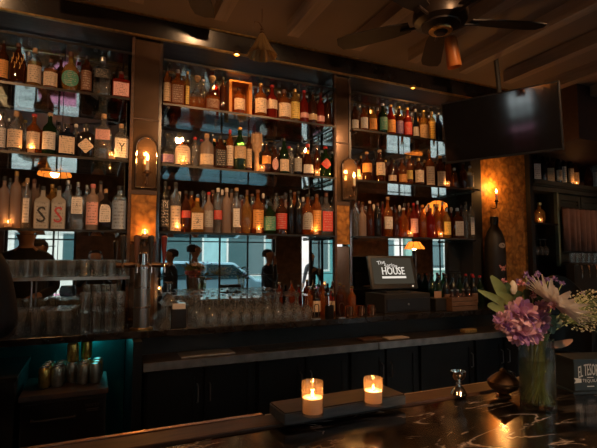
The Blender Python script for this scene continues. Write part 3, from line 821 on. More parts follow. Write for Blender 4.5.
# side post beside the cooler
b = MB(); b.box(.24, .295, 3.02, 3.74, 0, ZB - .046, CABM)
single('support_post', b, 'dark support panel between drinks cooler and cabinets', 'panel', smooth=False)
TEAL = solid('teal_reflection_panel', (.03, .26, .27), .3, .7, nz=.3, nscale=4)  # teal stands in for window light reflected in the steel back
b = MB(); b.box(-1.8, .235, 3.70, 3.735, 0, ZB - .046, TEAL)
single('splash_panel', b, 'splash panel behind the drinks cooler, teal put in as reflected light', 'panel', smooth=False)
r = thing('added_glow_strip', 'added teal light strip giving the glow behind the drink cans', 'light', (-.16, 3.66, 1.0695))  # added lamp, makes the teal glow behind the cans
b = MB(); b.box(0, .36, 0, .02, 0, .012, emit('added_teal_glow', (.05, .75, .75), 2.2)); put('strip', b, r, smooth=False)
l = lamp('added_strip_lamp', (.02, 3.655, 1.045), .7, (.08, .8, .8), .05)
# cooler with cans
r = thing('drinks_cooler', 'low black drinks cooler with cans standing on top', 'cooler', (-.345, 3.0, 0))
CTOP = solid('brown_worn_top', (.10, .065, .05), .45, nz=.3, nscale=12)
b = MB(); b.box(0, .44, 0, .42, 0, .80, BLACKM); put('cooler_body', b, r, smooth=False)
b = MB(); b.box(-.01, .45, -.012, .43, .80, .83, CTOP); put('cooler_lid', b, r, smooth=False, bevel=.003)
b = MB(); b.box(.02, .42, -.018, 0, .10, .78, BLACK); o = put('door', b, r, smooth=False)
b = MB(); b.tube([(.06, -.019, .70), (.06, -.05, .70), (.28, -.05, .70), (.28, -.019, .70)], .007, BRK, 8); put('handle', b, o)
b = MB()
V, Fs = text2d('FROSTED', .022); b.add([(.365 + x * .8, -.0190, .745 + y) for x, y in V], Fs, CAPS['silver'])
b.box(.33, .40, -.0195, -.0185, .722, .726, CAPS['silver']); b.box(.335, .395, -.0195, -.0185, .712, .716, CAPS['silver'])
put('badge', b, r, smooth=False)
r = thing('added_dark_bin', 'added black bin covering the bright teal beside the drinks cooler', 'bin', (-1.1, 3.05, 0))  # added to cover the bright teal panel and keep this end dark
b = MB(); b.box(0, .72, 0, .6, 0, .90, BLACKM); put('bin_body', b, r, smooth=False, bevel=.004)
b = MB(); b.box(-.01, .73, -.01, .61, .901, .93, BLACKM); put('bin_lid', b, r, smooth=False, bevel=.004)
CANA = solid('can_silver_green', (.40, .43, .38), .3, .8, nz=.3, nscale=30); CANB = solid('can_gold', (.65, .48, .12), .3, .8, nz=.3, nscale=30)
def can(loc, colour, label, rot=None):
    t = thing('drink_can', label, 'can', loc, 0, 'cans on the drinks cooler', rot=rot)
    b = MB(); b.lathe([(.024, 0), (.031, .008), (.033, .014), (.033, .104), (.030, .112), (.027, .118)], colour, 18, close=False); put('can_wall', b, t)
    b = MB(); b.lathe([(0, .003), (.024, .003), (.0245, 0)], STEEL, 18, close=False); put('can_base', b, t); b = MB(); b.lathe([(.0272, .118), (.0265, .1205), (.0255, .1165), (0, .1165)], STEEL, 18, close=False); put('can_end', b, t)
    b = MB(); b.box(-.006, .006, -.012, .006, .1168, .1180, STEEL); put('pull_tab', b, t, smooth=False)
    return t
ci = 0
cans = []
for j, y in enumerate((3.15, 3.225, 3.30)):
    for i in range(5):
        x = -.245 + i * .069 + j * .008
        if i == 2 and j == 0: continue
        cans.append((x, y))
for i, (x, y) in enumerate(cans):
    j = [3.15, 3.225, 3.30].index(y); c = sum(1 for q in cans[:i] if q[1] == y)
    can((x, y, .8305), CANA if (i % 4) else CANB, '%s drink can on the cooler, %s along the %s row' % ('silver-green' if i % 4 else 'gold', ORD[c], ['front', 'second', 'rear'][j]))
can((-.099, 3.225, .952), CANB, 'gold drink can stacked on top of the others, standing lower')
can((-.022, 3.30, .952), CANB, 'gold drink can stacked at the back, topmost on the cooler')

# ------------------------------------------------------------------ glassware
def glass_mesh(kind):
    b = MB()
    if kind == 'tumbler': b.lathe([(0, 0), (.030, 0), (.033, .004), (.038, .112), (.039, .118), (.0362, .118), (.0362, .112), (.030, .018), (0, .016)], CRYSTAL, 11)
    if kind == 'pint': b.lathe([(0, 0), (.028, 0), (.030, .004), (.033, .08), (.0385, .095), (.037, .145), (.039, .150), (.036, .150), (.031, .08), (.027, .020), (0, .016)], CRYSTAL, 11)
    if kind == 'highball': b.lathe([(0, 0), (.029, 0), (.031, .004), (.033, .118), (.0338, .124), (.031, .124), (.0305, .118), (.027, .018), (0, .016)], CRYSTAL, 11)
    if kind == 'wine':  # standing upside down on its rim
        b.lathe([(.034, 0), (.040, .035), (.041, .060), (.030, .088), (.010, .103), (.004, .112), (.0035, .170), (.006, .178), (.034, .184), (.034, .186), (0, .186)], CRY2, 14, close=False)
    if kind == 'coupe':
        b.lathe([(.055, 0), (.050, .012), (.012, .060), (.004, .068), (.0035, .135), (.008, .142), (.036, .147), (.036, .149), (0, .149)], CRY2, 14, close=False)
    if kind == 'goblet':
        b.lathe([(0, 0), (.034, 0), (.034, .002), (.006, .008), (.0035, .016), (.0035, .075), (.010, .083), (.036, .105), (.042, .14), (.036, .175), (.035, .175), (.041, .14), (.034, .106), (0, .087)], CRYSTAL, 16)
    return b.mesh(kind, kind not in ('tumbler', 'pint', 'highball'), 40)
CRY2 = glass('stemware_glass', (.97, .98, .97), 1, .04, 1.8, .09, (.95, .92, .88), .5)
GM = {k: glass_mesh(k) for k in ('tumbler', 'pint', 'highball', 'wine', 'coupe', 'goblet')}
def gl(kind, x, y, z, label, group, cat='glass', name='drinking_glass', rz=0):
    return single(name, GM[kind], label, cat, group, loc=(x, y, z), rot=(0, 0, rz))
# rack of tumblers in the first bay
r = thing('glass_rack_shelf', 'short steel shelf of tumblers below the first bay', 'shelf', (-1.0, 3.42, 1.455))
b = MB(); b.box(0, 1.235, 0, .22, 0, .014, STEELD); put('shelf_plate', b, r, smooth=False)
b = MB(); b.box(0, 1.235, -.006, -.0005, -.004, .018, STEEL); put('front_rail', b, r, smooth=False)
for x in (.05, .62, 1.18):
    b = MB(); b.tube([(x, .19, -.0005), (x, .19, -.327)], .006, STEEL, 8); put('support_leg', b, r)
for j, y in enumerate((3.47, 3.56)):
    for i in range(13):
        gl('tumbler', -.80 + i * .083 + j * .01, y, 1.4696, 'clear tumbler on the steel rack shelf, %s in the %s row' % (ORD[i], ['front', 'rear'][j]), 'tumblers on the rack shelf')
for j in range(4):
    for i in range(9):
        gl('pint', -.80 + i * .082 + j * .012, 3.22 + j * .088, ZB + .0005, 'clear beer glass below the rack shelf, %s in the %s row' % (ORD[i], ['front', 'second', 'third', 'rear'][j]), 'beer glasses below the rack shelf')
for j in range(2):
    for i in range(5):
        for k in range(2):
            gl('highball', -.04 + i * .070 if i < 4 else .225 - .0, 3.24 + j * .085, ZB + .0005 + k * .1255, 'clear highball beside the beer tower, %s in %s row, %s tier' % (ORD[i], ['front', 'rear'][j], ['lower', 'upper'][k]), 'stacked highball glasses') if i < 4 else None
# upside-down stemware in the middle bay
for j in range(5):
    for i in range(11):
        x = .70 + i * .0825 + (j % 2) * .026
        gl('wine', x, 3.22 + j * .098, ZB + .0005, 'upside-down wine glass, %s in the %s row of the stemware cluster' % (ORD[i], ['front', 'second', 'third', 'fourth', 'rear'][j]), 'upside-down wine glasses', name='wine_glass')
b = MB(); b.box(.66, 1.05, 3.36, 3.68, 1.345, 1.352, CLEAR)
for j in range(3):
    for i in range(3):
        gl('coupe', .47 + (i % 2) * .115 if i < 2 else .5, 3.24 + j * .14, ZB + .0005, 'upside-down cocktail coupe beside the beer tower, %s in the %s row' % (ORD[i], ['front', 'second', 'rear'][j]), 'upside-down cocktail coupes', name='coupe_glass') if i < 2 else None
for j in range(2):
    gl('coupe', .50, 3.30 + j * .14, ZB + .1505, 'upside-down cocktail coupe on the upper tier, %s row' % ['front', 'rear'][j], 'upside-down cocktail coupes', name='coupe_glass')

# beer tower
r = thing('beer_tower', 'steel T-shaped beer tower with four tall tap handles', 'beer tower', (.305, 3.235, ZB + .0005))
b = MB(); b.lathe([(0, 0), (.075, 0), (.075, .008), (.058, .014), (0, .014)], BRASS, 24); put('base_flange', b, r)
b = MB(); b.lathe([(.052, .0145), (.052, .40)], STEEL, 28); put('column', b, r)
for z in (.14, .27):
    b = MB(); b.lathe([(.0525, 0), (.056, .003), (.056, .009), (.0525, .012)], CHROME, 28, c=(0, 0, z), close=False); put('ring', b, r)
b = MB(); b.lathe([(0, .40), (.056, .40), (.056, .415), (.030, .425), (.028, .50), (.018, .512), (0, .514)], CHROME, 24); put('top_cap', b, r)
b = MB(); b.tube([(-.17, 0, .425), (.17, 0, .425)], .016, BRONZE, 12); put('cross_bar', b, r)
for i, x in enumerate((-.13, -.045, .045, .13)):
    b = MB(); b.tube([(x, -.0165, .425), (x, -.06, .425), (x, -.075, .41), (x, -.078, .375)], .009, CHROME, 10); o = put('faucet', b, r)
    hm = [CAPS['black'], CAPS['brown'], CAPS['black'], solid('dark_red_handle', (.14, .02, .015), .3)][i]
    b = MB(); b.lathe([(.006, 0), (.008, .02), (.013, .06), (.019, .15), (.021, .18), (.012, .19), (0, .192)], hm, 14, c=(x, -.045, .434)); put('tap_handle', b, r)
b = MB(); b.box(-.16, .20, -.085, .06, -.0, .006, STEELD, Matrix.Translation((-.0, 0, 0))) if False else None

# syrup bottle near the tower, small stuff of the middle bay
def jarbottle(u, v, Y, h, w, liq, cap, label, name='pourer_bottle', cat='bottle', kind='straight', lab=None, z=ZB, group=None):
    x = aty(u, v, Y).x
    t = thing(name, label, cat, (x, Y, z + .0006), 0, group)
    for nm, mb in bottle_meshes(w, h, kind, liq, cap, lab): put(nm, mb, t)
    return t
r = thing('napkin_caddy', 'black lidded caddy with white napkins beside the stacked coupes', 'caddy', (aty(178, 315, 3.2).x, 3.172, ZB + .0005))
b = MB(); b.box(-.05, .05, -.018, .018, 0, .13, BLACK); put('caddy_body', b, r, smooth=False, bevel=.003)
b = MB(); b.box(-.042, .042, -.012, .012, .13, .165, CAPS['white']); put('napkins', b, r, smooth=False)

for i, (u, h, w, lq, cp, lb) in enumerate([(309, .24, .07, 'amber', 'silver', None), (316, .22, .07, 'black', 'black', 'cream'), (323, .25, .07, 'amber', 'brown', None), (331, .21, .065, 'red', 'silver', 'tan'), (340, .26, .07, 'brown', 'gold', None), (352, .23, .07, 'amber', 'gold', None)]):
    jarbottle(u, 300, 3.42, h, w, lq, cp, '%s mixing bottle between stemware and monitor, %s along' % (lq, ORD[i]), lab=lb, group='mixing bottles on the back bar')
for i, (u, h) in enumerate([(316, .12), (341, .12)]):
    x = aty(u, 300, 3.2).x
    t = thing('bar_caddy_frame', 'looped steel wire menu stand, %s of two before the mixing bottles' % ORD[i], 'stand', (x, 3.19, ZB + .0005))
    b = MB(); b.box(-.03, .03, -.015, .015, 0, .006, STEEL); put('foot', b, t, smooth=False)
    b = MB(); b.tube([(-.016, 0, .006), (-.020, 0, .10), (-.012, 0, .115), (.012, 0, .115), (.020, 0, .10), (.016, 0, .006)], .004, CHROME, 8); put('wire_loop', b, t)
# lime squeezer pot of tools
t = thing('tool_jar', 'dark jar of bar spoons and black tongs beside the mixing bottles', 'jar', (aty(330, 300, 3.2).x, 3.21, ZB + .0005))
b = MB(); b.lathe([(0, 0), (.034, 0), (.036, .005), (.036, .10), (.033, .10), (.033, .01), (0, .01)], BLACK, 18); put('jar', b, t)
for i in range(5):
    a = i * 1.3; b = MB(); b.tube([(.008 * math.cos(a), .008 * math.sin(a), .012), (.03 * math.cos(a), .03 * math.sin(a), .17)], .003, CHROME if i % 2 else BLACK, 6)
    b.lathe([(0, 0), (.010, .008), (.012, .02), (.006, .032), (0, .034)], CHROME if i % 2 else BLACK, 10, c=(.03 * math.cos(a), .03 * math.sin(a), .168), sy=.4); put('bar_tool', b, t)
# copper mugs
COPPER = solid('copper', (.75, .30, .14), .22, 1, nz=.2, nscale=40)
for i, u in enumerate((349, 360, 371)):
    for k in range(1):
        t = thing('copper_mug', 'copper mug beside the monitor, %s from the mixing bottles' % ORD[i], 'mug', (aty(u, 308, 3.23).x, 3.225, ZB + .0005), .3, 'copper mugs')
        b = MB(); b.lathe([(0, 0), (.030, 0), (.033, .004), (.034, .085), (.0322, .085), (.031, .006), (0, .006)], COPPER, 20); put('cup', b, t)
        b = MB(); b.tube([(.034, 0, .07), (.047, 0, .072), (.052, 0, .045), (.047, 0, .018), (.033, 0, .018)], .0035, BRASS, 8); put('handle', b, t)
# shaker
t = thing('cocktail_shaker', 'tall copper cocktail shaker beside the narrow pillar', 'shaker', (aty(347, 290, 3.33).x, 3.56, ZB + .0005))
b = MB(); b.lathe([(0, 0), (.032, 0), (.034, .004), (.044, .17), (.0445, .175)], COPPER, 20, close=True); put('tin', b, t)
b = MB(); b.lathe([(.045, .1755), (.040, .20), (.026, .225), (.022, .228), (.022, .262), (.014, .27), (0, .271)], CHROME, 20); put('lid', b, t)

# POS terminal
r = thing('point_of_sale_monitor', 'black touch screen monitor showing a white bar logo', 'monitor', (2.485, 3.40, 1.335), -.10)
SCR = emit('screen_glow', (.26, .215, .15), .17)
tilt = Matrix.Rotation(math.radians(-17), 4, 'X')
b = MB(); b.box(-.235, .235, -.0, .035, -.01, .30, BLACK, tilt); put('casing', b, r, smooth=False, bevel=.004)
b = MB(); b.box(-.205, .205, -.0035, -.0005, .035, .275, SCR, tilt); o = put('screen', b, r, smooth=False)
LOGO = emit('logo_white', (1, .90, .78), .75)
b = MB()
def addtext(b, txt, cx, cz, size, sx=1, arc=0, rot=0, M=tilt, y=-.0042, mat=LOGO):
    V, Fs = text2d(txt, size)
    out = []
    for x, z in V:
        x *= sx; z2 = z - arc * x * x
        xr = x * math.cos(rot) - z2 * math.sin(rot); zr = x * math.sin(rot) + z2 * math.cos(rot)
        q = Vector((cx + xr, y, cz + zr)); out.append(M @ q if M else q)
    b.add(out, Fs, mat)
addtext(b, 'The', -.11, .232, .052, 1, rot=.2)
addtext(b, 'Spring', -.015, .208, .054, 1.0, arc=3)
for dx in (0, .0015, .003): addtext(b, 'HOUSE', .0 + dx, .150, .100, .74)
b.box(-.12, .125, -.0045, -.004, .085, .104, LOGO, tilt)
put('logo', b, o, smooth=False)
b = MB(); b.box(.175, .187, -.0035, -.0005, .006, .016, emit('power_light', (1, .8, .6), 1.2), tilt); put('indicator_light', b, r, smooth=False)
b = MB(); b.box(-.05, .05, .045, .075, -.035, .15, BLACKM); b.box(-.12, .12, -.05, .12, -.045, -.03, BLACKM); put('stand', b, r, smooth=False)
r = thing('cash_drawer', 'wide black cash drawer under the monitor', 'cash drawer', (2.53, 3.40, ZB + .0005), -.03)
b = MB(); b.box(-.24, .24, -.12, .20, 0, .16, BLACKM); put('drawer_case', b, r, smooth=False, bevel=.003)
b = MB(); b.box(-.22, .22, -.128, -.121, .015, .12, BLACK); o = put('drawer_front', b, r, smooth=False)
b = MB(); b.lathe([(0, 0), (.009, 0), (.009, .004), (0, .004)], STEEL, 12, M=Matrix.Translation((0, -.128, .07)) @ Matrix.Rotation(PI / 2, 4, 'X')); put('lock', b, o)
r = thing('receipt_printer', 'small black receipt printer with brown paper roll beside the monitor', 'printer', (2.87, 3.32, ZB + .0005))
b = MB(); b.box(-.07, .07, -.08, .09, 0, .11, BLACKM); put('printer_case', b, r, smooth=False, bevel=.006)
b = MB(); b.box(-.04, .04, -.03, -.027, .111, .17, solid('kraft_paper', (.45, .25, .15), .7)); put('receipt', b, r, smooth=False)

# crate with bottles and dark wine bottles
r = thing('wooden_crate', 'small brown slatted crate on the back bar under the wine bottles', 'crate', (3.07, 3.22, ZB + .0005))
CR = wood('crate_wood', (.16, .08, .04), (.28, .15, .08), .5, 5, (2, 10, 10))
b = MB()
for z in (.004, .045, .086): b.box(-.15, .15, -.055, -.047, z, z + .034, CR); b.box(-.15, .15, .047, .055, z, z + .034, CR)
b.box(-.15, -.142, -.047, .047, .004, .12, CR); b.box(.142, .15, -.047, .047, .004, .12, CR); b.box(-.142, .142, -.047, .047, 0, .006, CR)
put('crate_box', b, r, smooth=False)
for i in range(4):
    t = thing('mixer_bottle', 'small dark mixer bottle in the wooden crate, %s along' % ORD[i], 'bottle', (2.97 + i * .068, 3.22, ZB + .0078), 0, 'mixer bottles in the crate')
    for nm, mb in bottle_meshes(.055, .18, 'wine', 'brown', 'silver', None): put(nm, mb, t)
for j in range(2):
    for i in range(7):
        x = 2.98 + i * .086 + j * .04; red = i >= 5
        if x < 2.93: continue
        t = thing('wine_bottle', 'dark wine bottle with %s capsule on the back bar, %s in the %s row' % ('red' if red else 'black', ORD[i], ['front', 'rear'][j]), 'bottle', (x, 3.40 + j * .14, ZB + .0006), 0, 'wine bottles on the back bar')
        for nm, mb in bottle_meshes(.076, .30 + .012 * ((i * 3 + j) % 3), 'wine', 'black' if i % 3 else 'green', 'red' if red else 'black', 'brown' if i % 2 else None): put(nm, mb, t)
# small things on the steel work shelf
t = single('chopping_board', MB().box(-.09, .09, -.05, .05, 0, .018, TRIMW), 'brown chopping board on the steel shelf below the copper mugs', 'chopping board', loc=(2.02, 3.12, .9502), smooth=False, bevel=.003)
single('folded_cloth', MB().box(-.10, .10, -.05, .05, 0, .010, CAPS['white']), 'pale folded cloth on the steel shelf below the monitor', 'cloth', loc=(2.26, 3.10, .9502), smooth=False, bevel=.004)
single('sponge', MB().box(-.07, .07, -.03, .03, 0, .03, solid('yellow_sponge', (.5, .32, .10), .8, nz=.3, nscale=60)), 'yellow sponge on the steel shelf below the wine bottles', 'sponge', loc=(3.02, 3.08, .9502), smooth=False, bevel=.006)
single('rubber_mat', MB().box(-.30, .30, -.08, .08, 0, .006, BLACK), 'black rubber bar mat on the steel shelf below the stemware', 'mat', loc=(1.35, 3.13, .9502), smooth=False, bevel=.002)
single('serving_tray', MB().box(-.18, .18, -.08, .08, 0, .010, STEELD), 'flat steel tray on the steel shelf near the beer tower', 'tray', loc=(.72, 3.13, .9502), smooth=False, bevel=.003)

# oversized display bottle before the gold panel
t = thing('display_bottle', 'oversized black display bottle with oval emblem before the gold wall panel', 'bottle', (3.775, 3.455, ZB + .0006))
b = MB(); b.lathe([(0, 0), (.105, 0), (.112, .01), (.112, .56), (.106, .66), (.075, .75), (.040, .80), (.038, .84)], solid('matte_black_bottle', (.016, .012, .010), .55), 28, sx=.98, sy=.86); put('bottle_body', b, t)
b = MB(); b.lathe([(.038, .83), (.042, .832), (.042, .895), (.036, .90), (0, .90)], CAPS['black'], 20); put('cap', b, t)
b = MB()
for (z, s, mt) in ((.60, .030, solid('dull_emblem', (.32, .25, .20), .5)),):
    vs = [(.045 * math.cos(a), -.0965 * math.sqrt(1 - (.045 * math.cos(a) / .108) ** 2) - .0015, z + .026 * math.sin(a)) for a in [2 * PI * i / 20 for i in range(20)]]; b.add(vs, [list(range(20))], mt)
put('oval_emblem', b, t)
b = MB(); mt = solid('pink_emblem', (.7, .25, .2), .5)
for dx, dz, rr in ((0, 0, .022), (-.03, .012, .012), (.03, .014, .012), (-.018, -.018, .010), (.02, -.018, .010), (-.04, .026, .008), (.042, .028, .008)):
    vs = [(dx + rr * math.cos(a), -.0965 * math.sqrt(1 - ((dx + rr * math.cos(a)) / .11) ** 2) - .002, .37 + dz + rr * math.sin(a)) for a in [2 * PI * i / 12 for i in range(12)]]; b.add(vs, [list(range(12))], mt)
put('pink_crest', b, t)

# ------------------------------------------------------------------ far cabinet
r = thing('far_cabinet', 'dark louvred cabinet with bottles on its ledge beyond the gold panel', 'cabinet', (4.50, 3.62, 0), math.radians(5))
GC = solid('dark_green_paint', (.035, .036, .028), .5, nz=.2, nscale=8)
b = MB(); b.box(.03, 2.0, -.04, .32, 2.43, 2.49, GC); b.box(.03, 2.0, -.06, -.04, 2.45, 2.50, GC); put('top_ledge', b, r, smooth=False, bevel=.004)
b = MB(); b.box(.03, 2.0, -.02, .30, 2.38, 2.429, GC); b.box(.55, 2.0, .02, .30, 1.55, 2.38, GC); b.box(.03, 2.0, .26, .30, .9, 2.38, BLACKM); put('carcass', b, r, smooth=False)
for i in range(3):
    x0 = .57 + i * .48; b = MB()
    for (p0, p1, q0, q1) in ((0, .46, 2.30, 2.36), (0, .46, 1.58, 1.64), (0, .05, 1.64, 2.30), (.41, .46, 1.64, 2.30)): b.box(x0 + p0, x0 + p1, 0, .019, q0, q1, GC)
    for k in range(16):
        z = 1.66 + k * .04; b.box(x0 + .05, x0 + .41, .004, .016, z, z + .026, GC)
    put('door', b, r, smooth=False)
b = MB(); b.box(.03, .51, -.02, .26, 1.985, 2.0, SHELFG); b.box(.03, .51, -.026, -.02, 1.98, 2.005, BRK); put('inner_shelf', b, r, smooth=False)
b = MB(); b.box(.03, .51, -.02, .26, 1.62, 1.635, SHELFG); put('inner_shelf', b, r, smooth=False)
b = MB(); b.box(.512, .548, -.02, .02, 1.5, 2.38, solid('sage_paint', (.14, .18, .14), .5)); put('sage_upright', b, r, smooth=False)
b = MB(); b.box(.03, 2.0, -.20, .30, 0, 1.12, CABM); put('lower_cupboard', b, r, smooth=False)
b = MB(); b.box(.03, 2.0, -.24, .30, 1.12, 1.16, MARBLE); put('lower_top', b, r, smooth=False)
# bottles on its ledge
ca = math.radians(5)
def cabp(lx, ly): return 4.50 + lx * math.cos(ca) - ly * math.sin(ca), 3.62 + lx * math.sin(ca) + ly * math.cos(ca)
for i, (u, tv, w, kd, lq, cp, lb) in enumerate([(536, 150, 9, 'square', 'black', 'black', 'white'), (544, 152, 7, 'straight', 'black', 'silver', None), (550.5, 156, 8, 'square', 'brown', 'black', 'tan'), (559, 151, 7, 'wine', 'black', 'black', 'cream'), (564.5, 154, 5, 'slim', 'black', 'black', 'white'), (571, 153, 7, 'straight', 'black', 'black', 'tan'), (577, 160, 6, 'straight', 'brown', 'black', 'tan'), (589, 155, 8, 'decanter', 'brown', 'silver', None), (596, 158, 9, 'squat', 'clear', 'cork', 'grey'), (605, 158, 9, 'straight', 'brown', 'cork', None)]):
    ratio = aty(u, 165, 1).x
    # where the sight line along u meets the row of bottles
    lx = .05
    for q in range(400):
        X_, Y_ = cabp(lx, .08)
        if X_ / Y_ >= ratio: break
        lx += .005
    X_, Y_ = cabp(lx, .08)
    bottle('cab', 0, u, tv, w, kd, lq, cp, lb, z=2.4905, Y=Y_)
place_all()
X_, Y_ = cabp(.97, -.0); votive((X_, Y_, 2.4905), 'lit votive candle on the ledge of the louvred cabinet', power=.35)
# decanter and votive inside
X_, Y_ = cabp(.35, .10)
t = thing('crystal_decanter', 'round crystal decanter with gold stopper inside the far cabinet', 'decanter', (X_, Y_, 2.0005))
for nm, mb in bottle_meshes(.17, .26, 'round', 'golden', 'gold', None): put(nm, mb, t)
X_, Y_ = cabp(.235, .02); votive((X_, Y_, 2.0005), 'lit votive candle beside the crystal decanter', power=.3)
for i in range(4):
    X_, Y_ = cabp(.15 + i * .095, .10); gl('wine', X_, Y_, 1.6355, 'upside-down wine glass on the low cabinet shelf, %s along' % ORD[i], 'wine glasses in the far cabinet', name='wine_glass')
# pleated curtain before the doors
CUR = solid('dusty_pink_cloth', (.20, .105, .085), .85, nz=.15, nscale=10)
b = MB(); n = 60; vs = []; W = 1.1
for j, z in enumerate((1.68, 2.19)):
    for i in range(n + 1):
        x = W * i / n; vs.append((x, .030 * math.sin(x * 2 * PI / .105) + .008 * math.sin(i * 1.7), z))
fs = [(i, i + 1, n + 2 + i, n + 1 + i) for i in range(n)]
b.add(vs, fs, CUR)
X_, Y_ = cabp(.56, -.06)
t = thing('pink_curtain', 'short pleated dusty pink curtain across the louvred cabinet', 'curtain', (X_, Y_, 0), ca)
o = put('curtain_cloth', b, t); md = o.modifiers.new('thick', 'SOLIDIFY'); md.thickness = .003
b = MB(); b.tube([(-.03, 0, 2.195), (1.15, 0, 2.195)], .007, BRONZE, 8); put('rod', b, t)
# steel glass ledge with faucets
X_, Y_ = cabp(.52, -.20)
t = thing('steel_glass_shelf', 'narrow steel shelf with faucets under the pink curtain', 'shelf', (X_, Y_, 1.52), ca)
b = MB(); b.box(0, 1.3, 0, .165, 0, .02, STEEL); put('shelf_plate', b, t, smooth=False)
for i in range(5):
    x = .06 + i * .15
    b = MB(); b.tube([(x, -.002, .0), (x, -.03, -.01), (x - .02, -.05, -.09), (x - .03, -.05, -.15)], .012, CHROME, 10, taper=[.010, .012, .014, .008]); put('faucet', b, t)
b = MB(); b.box(0, 1.3, .02, .12, -.34, -.001, BLACKM); put('black_box', b, t, smooth=False)
for i in range(7):
    xx = X_ + .06 + i * .12; yy = Y_ + .07 + (xx - X_) * math.tan(ca)
    gl('tumbler', xx, yy, 1.5405, 'clear tumbler on the narrow steel shelf, %s along' % ORD[i], 'tumblers on the narrow steel shelf')

# black chair beyond the bouquet
t = thing('bar_chair', 'black round-backed bar chair standing beyond the bouquet', 'chair', (3.62, 2.55, 0), -.5)
LEA = solid('black_leather', (.012, .011, .011), .55)
b = MB(); b.lathe([(0, .70), (.20, .70), (.23, .72), (.23, .77), (.19, .80), (0, .80)], LEA, 24); put('seat', b, t)
arc = []
b = MB(); n = 16; vs = []
for i in range(n + 1):
    a = math.radians(20 + 140 * i / n); hh = 1.20 + .25 * math.sin(math.pi * i / n)
    for (rr, z) in ((.235, .80), (.245, hh), (.21, hh), (.20, .80)): vs.append((rr * math.cos(a), rr * math.sin(a), z))
fs = []
for i in range(n):
    for k in range(4): fs.append((i * 4 + k, i * 4 + (k + 1) % 4, (i + 1) * 4 + (k + 1) % 4, (i + 1) * 4 + k))
fs += [(0, 1, 2, 3), (n * 4 + 3, n * 4 + 2, n * 4 + 1, n * 4)]
b.add(vs, fs, LEA); put('backrest', b, t)
for sx in (-1, 1):
    for sy in (-1, 1):
        b = MB(); b.tube([(sx * .15, sy * .15, .705), (sx * .21, sy * .21, 0)], .016, DKWOOD, 8); put('leg', b, t)

# ------------------------------------------------------------------ TV
tl = Vector((2.90, 3.20)); tr_ = Vector((3.37, 2.38)); dv = (tr_ - tl); tw = dv.length; ang = math.atan2(dv.y, dv.x)
r = thing('wall_television', 'large black flat television hanging below the ceiling fan', 'television', ((tl.x + tr_.x) / 2, (tl.y + tr_.y) / 2, 2.735), rot=(0, 0, 0))
r.rotation_euler = (math.radians(12), 0, ang); r.rotation_mode = 'XYZ'
SCRN = solid('dark_screen_glass', (.006, .006, .007), .08, 0, .5, IOR=2.1)
b = MB(); b.box(-tw / 2, tw / 2, 0, .05, -.275, .275, BLACK); put('casing', b, r, smooth=False, bevel=.004)
b = MB(); b.box(-tw / 2 + .012, tw / 2 - .012, -.002, -.0003, -.255, .263, SCRN); put('screen', b, r, smooth=False)
b = MB(); b.box(-.12, .12, .0505, .08, -.12, .12, BLACKM); b.tube([(0, .08, 0), (0, .16, .1), (0, .10, .62)], .02, BLACKM, 8); put('ceiling_mount', b, r)

# ------------------------------------------------------------------ ceiling fan
FANM = solid('fan_dark_bronze', (.02, .013, .010), .4, .3); BLADE = wood('fan_blade_wood', (.018, .013, .011), (.028, .020, .016), .6, 3, (1, 10, 1))
AMBG = glass('amber_shade_glass', (.8, .35, .1), .6, .3, 1.4, .75, (.75, .30, .08))
def fan(loc, label, a0, shade=True):
    r = thing('ceiling_fan', label, 'ceiling fan', loc, a0, 'ceiling fans')
    b = MB(); b.lathe([(0, .0), (.06, .0), (.07, .012), (.12, .024), (.125, .034), (.165, .05), (.175, .09), (.17, .12), (.12, .145), (.05, .155), (0, .155)], FANM, 28); put('motor_housing', b, r)
    b = MB(); b.lathe([(.07, -.012), (.075, -.004), (.07, .0), (0, .0)], BRASS, 24, c=(0, 0, 0)); b.lathe([(0, -.03), (.03, -.028), (.045, -.012), (.045, -.005)], FANM, 20); put('switch_housing', b, r)
    b = MB(); b.tube([(0, 0, .155), (0, 0, .25)], .014, FANM, 10); b.lathe([(.03, .22), (.07, .30), (.07, .31), (0, .31)], FANM, 20); put('down_rod', b, r)
    for k in range(5):
        a = 2 * PI * k / 5; M = Matrix.Rotation(a, 4, 'Z') @ Matrix.Translation((0, 0, .065)) @ Matrix.Rotation(.2, 4, 'X')
        b = MB(); pts = [(.20, -.045), (.32, -.065), (.62, -.075), (.70, -.06), (.72, 0), (.70, .06), (.62, .075), (.32, .065), (.20, .045)]
        n = len(pts); vs = [M @ Vector((x, y, 0)) for x, y in pts] + [M @ Vector((x, y, .008)) for x, y in pts]
        b.add(vs, [list(range(n)), list(range(n, 2 * n))] + [(i, (i + 1) % n, (i + 1) % n + n, i + n) for i in range(n)], BLADE); o = put('blade', b, r, smooth=False)
        b = MB(); b.tube([M @ Vector((.12, 0, -.01)), M @ Vector((.18, 0, -.014)), M @ Vector((.26, 0, -.007))], .010, FANM, 8); put('blade_iron', b, o)
    if shade:
        T = Matrix.Rotation(-a0, 4, 'Z') @ Matrix.Translation((.05, -.03, -.045)) @ Matrix.Rotation(.0, 4, 'X') @ Matrix.Rotation(-.15, 4, 'Y')
        b = MB(); b.lathe([(.044, -.20), (.046, -.19), (.041, -.04), (.036, -.012), (.018, 0), (.017, -.002), (.034, -.014), (.039, -.04), (.044, -.19)], AMBG, 24, M=T, close=False); put('glass_shade', b, r)
        b = MB(); b.lathe([(0, -.13), (.014, -.12), (.018, -.09), (.010, -.05), (.008, -.02), (0, -.02)], CAPS['white'], 12, M=T); put('bulb', b, r)
    return r
fan((1.99, 2.20, 3.06), 'dark bronze ceiling fan with amber glass shade, over the back bar', math.radians(-17))
fan((.33, 2.12, 3.06), 'second dark ceiling fan, only one blade tip in view above the first bays', math.radians(68), False)

